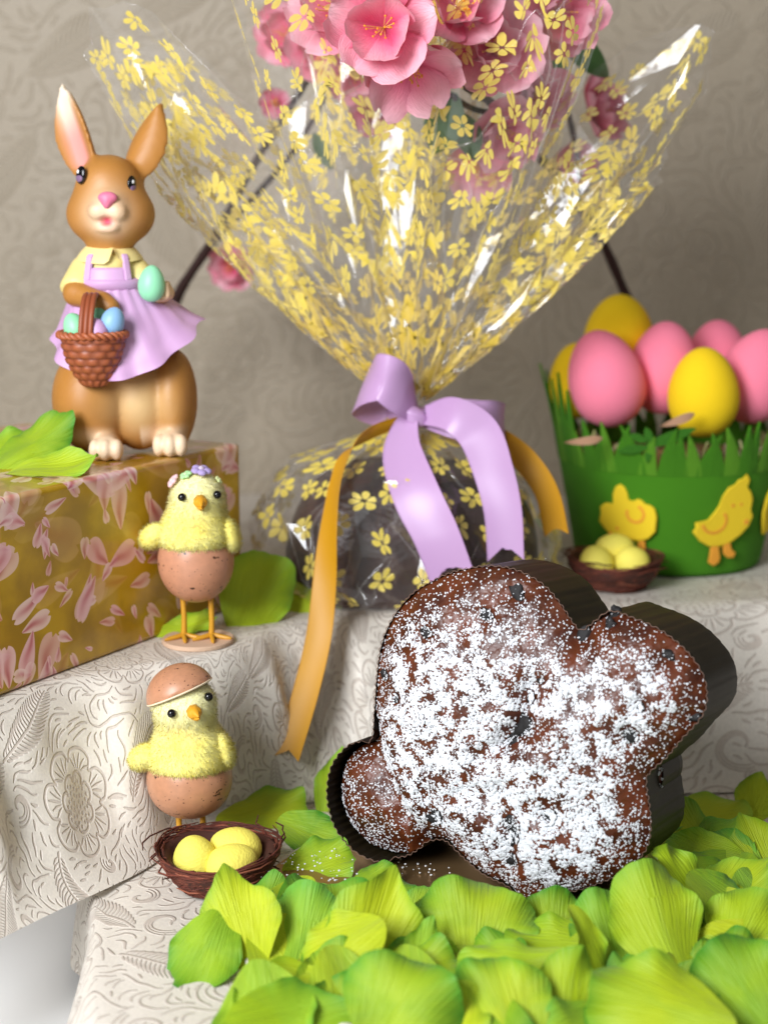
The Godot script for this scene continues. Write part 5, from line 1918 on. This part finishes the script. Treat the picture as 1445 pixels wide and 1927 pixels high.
		much *= 0.66 + 1.5 * fine.get_noise_2d(p.x, p.y) + 0.5 * nz.get_noise_2d(p.x * 3.0, p.y * 3.0 + 50.0)
		if absf(p.x) < 1.6 and p.y > 7.4 and p.y < 10.0 and p.x > -0.9:
			much *= 0.45
		for ch in chips:
			if q.distance_to(Vector2(ch.x, ch.y)) < 0.5 * ch.z:
				much *= 0.6
				p += nr * 0.14
		much += 0.06
		if rng.randf() > much:
			continue
		var big := pow(rng.randf(), 3.0)
		var r := 0.03 + 0.075 * big * clampf(much * 1.4, 0.3, 1.0)
		var x := nr.cross(Vector3(rng.randfn(), rng.randfn(), rng.randfn())).normalized()
		spots[k % 2].append(Transform3D(Basis(x * r * rng.randf_range(0.8, 1.4), x.cross(nr) * r, nr * r), p + nr * r * 0.3))
	# thicker heaps where the sugar fell in lumps
	for h in [Vector3(1.95, 11.6, 0.36), Vector3(-3.0, 9.2, 0.5), Vector3(3.4, 7.1, 0.4), Vector3(3.2, 5.6, 0.55), Vector3(2.2, 8.2, 0.6), Vector3(-5.6, 8.8, 0.5), Vector3(-1.6, 5.4, 0.4), Vector3(2.4, 3.2, 0.4)]:
		for k in 30:
			var q: Vector2 = Vector2(h.x, h.y) + Vector2(rng.randfn(), rng.randfn()) * h.z * 0.5
			var d := edge_distance(q, poly)
			if d < 0.1:
				continue
			var r := rng.randf_range(0.04, 0.1)
			spots[k % 2].append(Transform3D(Basis(Vector3.BACK, rng.randf() * TAU) * Basis.from_scale(Vector3.ONE * r), Vector3(q.x, q.y, crust(q, d, chips) + rng.randf_range(0.0, 0.1))))
	for k in 2:
		var mm := MultiMesh.new()
		mm.transform_format = MultiMesh.TRANSFORM_3D
		mm.mesh = clump[k]
		mm.instance_count = spots[k].size()
		for i in spots[k].size():
			var s: Transform3D = spots[k][i]
			mm.set_instance_transform(i, Transform3D(s.basis, s.origin * CM))
		var o := MultiMeshInstance3D.new()
		o.name = "icing_sugar" if k == 0 else "icing_sugar_001"
		o.multimesh = mm
		o.material_override = M.sugar
		o.set_meta("kind", "stuff")
		t.add_child(o)
	# the fluted paper mould behind the crust
	var run := PackedVector2Array()
	var pn := poly.size()
	for k in pn:
		var a := poly[k]
		var b := poly[(k + 1) % pn]
		var m := maxi(int(a.distance_to(b) / 0.09), 1)
		for s in m:
			run.append(a.lerp(b, float(s) / m))
	var rn := run.size()
	var outw := PackedVector2Array()
	for k in rn:
		var d := (run[(k + 3) % rn] - run[(k + rn - 3) % rn]).normalized()
		outw.append(Vector2(-d.y, d.x))
	g = Geo.new()
	var deep := 6.0
	g.sheet(rn, 8, func(u, v):
		var k := roundi(u * rn) % rn
		var z := [-0.05, -0.12, -0.5, -1.5, -3.0, -4.5, -5.7, -deep, -deep][roundi(v * 8)] as float
		var dent := 0.09 * nz.get_noise_2d(k * 0.11, z * 1.2 + 7.0) * smoothstep(-0.4, -2.0, z)
		var flute := dent + (0.05 if run[k].x < -8.0 and run[k].y < 6.5 else 0.007) * sin(TAU * k * 0.09 / 0.34)
		var off := 0.06 + flute + 0.012 * sin(TAU * k * 0.09 / 0.6) + 0.03 * nz.get_noise_2d(k * 0.4, z * 4.0) + (0.22 if run[k].x < -8.0 and run[k].y < 6.5 else 0.0)
		if v > 0.8:
			off -= 0.12
		if v > 0.95:
			off -= 0.5
		var rim_z := z + (0.035 * sin(TAU * k * 0.09 / 0.34 + 1.5) if v < 0.1 else 0.0)
		var q := run[k] + outw[k] * off
		return [Vector3(q.x, q.y, rim_z + (0.12 if v < 0.2 and off > 0.2 else -0.35)), Vector2(k * 0.01, z)])
	put("paper_mould", g.mesh(), M.mould, t)
	g = Geo.new()  # the bare paper edge of the flutes
	var path := []
	var rr := []
	for k in rn + 1:
		var i := k % rn
		var off := 0.07 + 0.05 * sin(TAU * i * 0.09 / 0.34) + (0.22 if run[i].x < -8.0 and run[i].y < 6.5 else 0.0)
		var q := run[i] + outw[i] * off
		path.append(Vector3(q.x, q.y, (0.1 if off > 0.2 else -0.35)))
		rr.append(0.022)
	g.tube(path, rr, 4, Color.WHITE, false)
	put("mould_rim", g.mesh(), M.rim, t)
	g = Geo.new()
	for q in poly:
		g.add(Vector3(q.x, q.y, -deep + 0.04))
	var ti := Geometry2D.triangulate_polygon(poly)
	for k in range(0, ti.size(), 3):
		g.tri(ti[k], ti[k + 1], ti[k + 2])
	put("mould_back", g.mesh(), M.mould, t)
	# the other wing, further back on the right
	var wing := PackedVector2Array()
	for k in 40:
		var a := TAU * k / 40
		wing.append(Vector2(4.7 + cos(a) * 1.35 + 0.15 * cos(2.0 * a), 7.0 + sin(a) * 1.75))
	g = Geo.new()
	g.sheet(40, 6, func(u, v):
		var q: Vector2 = wing[roundi(u * 40) % 40]
		var z := [-2.6, -2.75, -3.4, -4.4, -5.4, -5.95, -5.95][roundi(v * 6)] as float
		var s: float = 1.0 if v < 0.95 else 0.1
		return [Vector3(4.7 + (q.x - 4.7) * s, 7.0 + (q.y - 7.0) * s, z + 0.02 * sin(u * 200.0))])
	put("rear_wing_mould", g.mesh(), M.mould, t)
	g = Geo.new()
	g.ball(Vector3(4.7, 7.0, -2.75), Vector3(1.4, 1.8, 0.6), Basis(), 14, S(84, 40, 22))
	put("rear_wing_crust", g.mesh(), M.cake, t)
	var mm := MultiMesh.new()
	mm.transform_format = MultiMesh.TRANSFORM_3D
	mm.mesh = clump[0]
	mm.instance_count = 260
	for i in 260:
		var a := rng.randf() * TAU
		var e := rng.randf_range(0.0, 1.2)
		var dir := Vector3(cos(a) * cos(e), sin(a) * cos(e), sin(e))
		mm.set_instance_transform(i, Transform3D(Basis.from_scale(Vector3.ONE * rng.randf_range(0.035, 0.09)), Vector3(4.7 + dir.x * 1.42, 7.0 + dir.y * 1.82, -2.75 + dir.z * 0.63) * CM))
	var o := MultiMeshInstance3D.new()
	o.name = "icing_sugar_002"
	o.multimesh = mm
	o.material_override = M.sugar
	o.set_meta("kind", "stuff")
	t.add_child(o)


# ---- fabric petals and the board under the cake ------------------------------------------------------------------------------------------
func petal_mesh(len: float, wid: float, pointed: bool, curl: float, cup: float, hue: float) -> ArrayMesh:
	var g := Geo.new()
	var ph := rng.randf() * TAU
	var ph2 := rng.randf() * TAU
	var skew := rng.randf_range(-0.22, 0.22)
	var ruff := rng.randf_range(0.08, 0.17) * wid
	var twist := rng.randf_range(-0.5, 0.5)
	var lime := S(194, 204, 18).lerp(S(158, 190, 18), rng.randf())
	var green := S(112, 178, 56).lerp(S(66, 138, 26), rng.randf())
	var waves := 6.0 + rng.randi() % 4
	g.sheet(22, 22, func(u, v):
		var a: float = u * 2.0 - 1.0
		var b: float = v * 2.0 - 1.0
		# a square drawn into a disc, so that the rim is round everywhere
		var x: float = a * sqrt(1.0 - b * b * 0.5)
		var y: float = b * sqrt(1.0 - a * a * 0.5)
		var r: float = sqrt(x * x + y * y)
		var th: float = atan2(x, y + 1e-6)
		var free: float = smoothstep(-0.7, 0.2, y)
		var e: float = pow(r, 4.0) * free
		var wob: float = 1.0 + e * (0.04 * sin(th * 3.0 + ph) + 0.03 * sin(th * waves + ph2) + 0.008 * sin(th * 21.0 + ph))
		var X: float = x * wid * 0.5 * lerpf(0.74, 1.06, smoothstep(-1.0, 0.25, y)) * wob
		var Y: float = y * len * 0.5 * wob
		if pointed:
			Y += len * 0.16 * maxf(0.0, 1.0 - absf(x) * 1.5) * smoothstep(0.35, 1.0, y)
			X *= 1.0 - 0.25 * smoothstep(0.5, 1.0, y)
		X += skew * wid * y * y * 0.4
		var z: float = cup * wid * 0.34 * (x * x - 0.25) + curl * len * 0.3 * (y + 0.15) * absf(y + 0.15)
		z += ruff * (0.35 if pointed else 0.8) * e * sin(th * waves * 0.75 + ph) + 0.012 * wid * e * sin(th * 17.0 + ph2)
		z += 0.04 * wid * sin(y * 2.6 + x * 1.4 + ph2) + twist * x * y * wid * 0.22 + 0.02 * wid * sin(x * 5.0 + ph)
		var k: float = clampf(hue * 0.75 - 0.1 + 0.6 * e + 0.1 * sin(th * 2.0 + ph) + 0.06 * sin(th * 19.0 + ph2) * r, 0, 1)
		var fan: float = atan2(X, Y + len * 0.85)
		return [Vector3(X, Y, z), Vector2(fan * 0.85 + ph, (Y / len) * 0.5 + ph2), lime.lerp(green, k)])
	return g.mesh()


func petal(at: Vector3, len: float, wid: float, rho: float, elev: float, yaw: float, hue: float, pointed: bool, curl: float, cup: float, label: String, group: String) -> MeshInstance3D:
	var e := deg_to_rad(elev)
	var w := deg_to_rad(yaw)
	var n := Vector3(sin(w) * cos(e), sin(e), cos(w) * cos(e))
	var r := Vector3(cos(w), 0, -sin(w))
	var up := n.cross(r)
	var tip := r * cos(deg_to_rad(rho)) + up * sin(deg_to_rad(rho))
	var m := put("fabric_petal", petal_mesh(len, wid, pointed, curl, cup, hue), M.petal)
	m.transform = Transform3D(Basis(tip.cross(n), tip, n), at * CM)
	tag(m, label, "petal", group)
	return m


func build_petals() -> void:
	var board_at := Vector3(6.0, 0.0, -76.0)
	var board := thing("cake_board", "round gold cake board with pale edge under the green petals", "cake board", board_at + Vector3(0, 0.06, 0))
	var g := Geo.new()
	g.lathe([Vector2(0.01, 0.42), Vector2(13.4, 0.42)], 96)
	put("board_top", g.mesh(), M.board, board)
	g = Geo.new()
	g.lathe([Vector2(0.01, 0.0), Vector2(13.6, 0.0), Vector2(13.75, 0.1), Vector2(13.75, 0.38), Vector2(13.6, 0.46), Vector2(13.38, 0.425)], 96)
	put("board_edge", g.mesh(), M.board_edge, board)
	var heap := "green fabric petals heaped round the dove cake"
	# centre, length, width, way of the tip, how far the face looks up, sideways turn, green share, pointed, curl, cup, label
	var heroes := [
		[Vector3(-6.99, 1.80, -71.85), 5.2, 4.4, 112, 35, -10, 0.05, true, 0.1, 0.15, "flat pointed lime petal at the heap's left end below the nest"],
		[Vector3(-8.73, 1.00, -70.92), 5.0, 4.0, 255, 45, -10, 0.5, false, 0.3, -0.2, "green petal drooping over the board at the heap's outermost left"],
		[Vector3(-3.87, 1.50, -72.17), 5.2, 4.4, 80, 40, 0, 0.75, false, -0.3, -0.35, "dark green domed petal between the flat lime petal and the tall pointed one"],
		[Vector3(-2.08, 2.30, -69.02), 5.2, 4.0, 212, 50, -20, 0.08, false, -0.5, -0.3, "bright lime petal curling over the dark domed petal"],
		[Vector3(-0.58, 1.60, -70.40), 6.6, 5.2, 66, 30, 8, 0.12, true, 0.15, 0.2, "tall lime petal with a sharp corner pointing up toward the cake's left wing"],
		[Vector3(-5.85, 1.10, -75.98), 3.6, 3.2, 60, 60, 0, 0.6, false, 0.2, 0.3, "small ruffled green petal between nest and flat pointed petal"],
		[Vector3(-1.95, 1.30, -74.22), 4.2, 4.2, 95, 50, 0, 0.7, false, 0.2, 0.3, "ruffled green petal just below the cake's left wing"],
		[Vector3(4.49, 2.00, -71.61), 5.2, 6.4, 85, 38, 0, 0.4, false, -0.35, -0.3, "broad ruffled petal directly below the gap under the cake"],
		[Vector3(1.84, 1.40, -69.34), 3.4, 2.4, 60, 40, 20, 0.25, true, 0.1, 0.2, "narrow pointed petal right of the tall pointed lime petal"],
		[Vector3(0.64, 2.20, -63.25), 5.4, 5.8, 60, 35, 0, 0.6, false, -0.3, -0.3, "large scalloped green petal at the photo's lower edge above the board rim"],
		[Vector3(-4.35, 1.00, -66.87), 5.6, 3.6, 192, 60, 0, 0.05, false, 0.15, 0.2, "yellowish petal lying over the pale board rim at lower left"],
		[Vector3(-1.88, 0.80, -66.07), 3.2, 3.0, 100, 50, 0, 0.75, false, 0.3, 0.3, "small green petal tucked beside the large scalloped petal"],
		[Vector3(5.92, 2.40, -66.73), 5.8, 3.2, 172, 62, 10, 0.0, false, -0.6, -0.3, "pale yellow-green petal rolled over on top of the heap's middle"],
		[Vector3(5.23, 1.80, -63.97), 5.6, 4.8, 120, 40, -15, 0.55, false, -0.3, -0.3, "light green rounded petal below the rolled yellow-green petal"],
		[Vector3(8.19, 1.60, -65.09), 4.8, 3.6, 75, 40, 20, 0.12, false, 0.2, -0.2, "yellow-green petal standing right of the light green rounded one"],
		[Vector3(8.43, 1.40, -73.07), 3.6, 4.0, 90, 35, 0, 0.6, false, 0.2, 0.35, "ruffled green petal at the cake's lowest point"],
		[Vector3(10.90, 1.80, -70.89), 5.2, 4.0, 100, 40, 0, 0.5, false, -0.3, -0.2, "smooth green petal left of the big ribbed lime petal"],
		[Vector3(13.25, 2.80, -70.77), 6.2, 5.0, 95, 38, 10, 0.12, false, -0.35, -0.45, "big ribbed lime petal bulging forward at the cake's lower right"],
		[Vector3(15.25, 2.40, -75.40), 5.0, 3.2, 118, 35, 35, 0.0, false, 0.2, 0.2, "thin bright lime petal standing behind the big ribbed one"],
		[Vector3(16.87, 2.00, -74.45), 4.2, 3.6, 300, 35, 30, 0.85, false, 0.2, -0.2, "pale green petal hanging right of the thin bright lime one"],
		[Vector3(12.18, 2.20, -63.39), 7.0, 5.0, 162, 45, 0, 0.25, false, -0.3, -0.3, "large mottled petal at the lower edge beneath the big ribbed one"],
		[Vector3(16.14, 2.20, -64.94), 5.4, 5.2, 130, 35, -15, 0.55, false, -0.25, -0.2, "scalloped green petal in the photo's lower right corner"],
		[Vector3(17.78, 1.90, -71.65), 4.6, 4.6, 60, 45, 0, 0.06, false, -0.3, -0.3, "yellow petal above the scalloped one at the right edge"],
		[Vector3(17.71, 1.50, -80.94), 5.2, 3.2, 175, 50, 0, 0.4, false, 0.5, 0.3, "folded petal with ruffled rim right of the standing cake"],
		[Vector3(18.71, 1.00, -87.38), 7.2, 4.2, 8, 68, 0, 0.12, false, -0.1, -0.1, "wide olive petal lying flat behind the cake at right"],
		[Vector3(22.26, 1.30, -89.28), 3.2, 2.8, 70, 35, 0, 0.0, true, 0.1, 0.1, "small pointed petal farthest back at the right edge"],
		[Vector3(20.77, 1.50, -81.80), 3.8, 3.2, 110, 35, 0, 0.08, true, 0.1, 0.1, "pointed lime petal at the right edge below the farthest one"],
		[Vector3(-7.24, 0.70, -88.92), 6.2, 3.8, 20, 55, 0, 0.3, false, -0.15, -0.2, "dark flat petal lying behind the nest and capped chick"],
		[Vector3(-4.36, 0.90, -85.27), 4.8, 3.2, 330, 50, 0, 0.8, false, 0.3, 0.3, "curled pale green petal between nest and cake's left wing"],
		[Vector3(-3.08, 1.30, -91.16), 4.4, 2.6, 76, 20, 0, 0.15, true, 0.1, 0.15, "upright pointed petal behind the cake's left wing"],
		[Vector3(-3.59, 0.70, -81.33), 4.6, 3.8, 20, 60, 0, 0.4, false, 0.15, 0.2, "green petal dusted with sugar just left of the cake's wing"],
		[Vector3(9.65, 2.20, -69.00), 4.4, 2.2, 265, 25, 50, 0.0, false, 0.2, 0.4, "slim folded yellow petal seen edge-on left of the big ribbed one"],
		[Vector3(-0.30, 0.70, -78.23), 4.2, 3.6, 20, 50, 0, 0.7, false, -0.25, -0.3, "dark green domed petal under the cake's left wing"],
		[Vector3(2.25, 0.90, -75.29), 3.6, 3.2, 60, 55, 0, 0.75, false, -0.2, -0.2, "small green petal under the gap between wing and tail"]]
	for h in heroes:
		petal(h[0], h[1] * 0.92, h[2] * 0.92, h[3], h[4], h[5], h[6], h[7], h[8], h[9], h[10], heap)
	# the rest of the heap, lying lower
	var rest := []
	var tries := 0
	while rest.size() < 80 and tries < 4000:
		tries += 1
		var a := rng.randf() * TAU
		var r := 15.5 * sqrt(rng.randf())
		var q := Vector3(7.0 + cos(a) * r * 1.15, 0, -76.0 + sin(a) * r)
		var l := q - Vector3(7.333, 0.8, -77.117)
		var u := l.dot(Vector3(0.88295, 0, 0.46947))
		var n := l.dot(Vector3(-0.4649, 0.13917, 0.87435))
		if u > -13.5 and u < 8.5 and n > -8.0 and n < 5.0:
			continue
		if Vector2(q.x + 9.0, q.z + 80.0).length() < 6.0 or Vector2(q.x + 10.5, q.z + 86.0).length() < 6.0:
			continue
		if q.z < -88.0 or q.x < -6.0 or (q.x < 2.0 and q.z > -67.0 - (q.x - 2.0) * 0.55):
			continue
		q.y = 0.65 + rng.randf() * 0.9 * (1.0 - r / 20.0)
		rest.append(q)
	rest.sort_custom(func(p, q): return p.z > q.z)
	var rows := [[], [], [], []]
	for q in rest:
		rows[0 if q.z > -67.5 else 1 if q.z > -73.0 else 2 if q.z > -80.0 else 3].append(q)
	var where := ["nearest the camera", "in front of the cake", "beside the cake", "behind the cake"]
	var units := ["", "first", "second", "third", "fourth", "fifth", "sixth", "seventh", "eighth", "ninth", "tenth", "eleventh", "twelfth", "thirteenth", "fourteenth", "fifteenth", "sixteenth", "seventeenth", "eighteenth", "nineteenth"]
	var nth := units.slice(1) + ["twentieth"] + units.slice(1).map(func(w): return "twenty-" + w) + units.slice(1).map(func(w): return "forty-" + w)
	for k in 4:
		rows[k].sort_custom(func(p, q): return p.x < q.x)
		for i in rows[k].size():
			var hue := rng.randf() * 0.8
			var tone := "lime" if hue < 0.25 else "mid green" if hue < 0.55 else "deep green"
			var say := "%s petal low in the heap %s, %s from left" % [tone, where[k], nth[i]]
			petal(rows[k][i], rng.randf_range(4.0, 5.6), rng.randf_range(3.4, 4.8), rng.randf() * 360.0, rng.randf_range(45, 80), rng.randf_range(-35, 35), hue, rng.randf() < 0.25, rng.randf_range(-0.3, 0.3), rng.randf_range(-0.35, 0.35), say, heap)
	# petals on the box and behind the second chick
	petal(Vector3(-21.02, 22.30, -93.27), 5.4, 3.4, 30, 58, 10, 0.55, false, 0.5, -0.35, "curled green petal on the gift box behind the wavy lime one", "green petals on the gift box")
	petal(Vector3(-19.36, 21.40, -90.29), 5.6, 2.8, 4, 72, 0, 0.1, false, 0.35, 0.3, "wavy lime petal on the gift box beside the rabbit's foot", "green petals on the gift box")
	petal(Vector3(-23.14, 21.70, -94.57), 5.0, 3.2, 25, 60, 0, 0.25, false, 0.2, 0.2, "olive green petal on the gift box at the photo's left edge", "green petals on the gift box")
	petal(Vector3(-8.23, 11.99, -97.60), 6.2, 4.8, 66, 22, 10, 0.12, false, -0.2, -0.2, "large lime petal leaning behind the flower-crowned chick", "green petals behind the second chick")
	petal(Vector3(-5.83, 11.00, -100.59), 4.4, 2.6, 335, 50, -10, 0.0, false, -0.2, -0.3, "yellow-green petal lying against the wrapped cake's left side", "green petals behind the second chick")
	petal(Vector3(-12.42, 10.70, -94.18), 4.4, 1.8, 22, 55, 0, 0.15, false, 0.2, 0.3, "narrow lime petal between gift box and the flower-crowned chick's base", "green petals behind the second chick")
	# sugar that missed the cake
	var b := Geo.new()
	b.ball(Vector3.ZERO, Vector3(1, 1, 0.8), Basis(), 4)
	b.ball(Vector3(0.7, 0.3, 0.1), Vector3(0.6, 0.5, 0.5), Basis(), 3)
	var mm := MultiMesh.new()
	mm.transform_format = MultiMesh.TRANSFORM_3D
	mm.mesh = b.mesh()
	mm.instance_count = 90
	for i in 90:
		var c: Vector3 = [Vector3(-3.28, 1.20, -80.92), Vector3(-2.31, 1.70, -77.44), Vector3(1.97, 0.55, -80.97), Vector3(-5.12, 1.30, -80.00)][i % 4]
		mm.set_instance_transform(i, Transform3D(Basis.from_scale(Vector3.ONE * rng.randf_range(0.02, 0.06)), (c + Vector3(rng.randfn() * 0.9, rng.randf_range(0.0, 0.3), rng.randfn() * 0.7)) * CM))
	var o := MultiMeshInstance3D.new()
	o.name = "sugar_crumbs"
	o.multimesh = mm
	o.material_override = M.sugar
	o.set_meta("kind", "stuff")
	tag(o, "spilt icing sugar specks on the petals by the cake's left wing", "sugar")
	add_child(o)
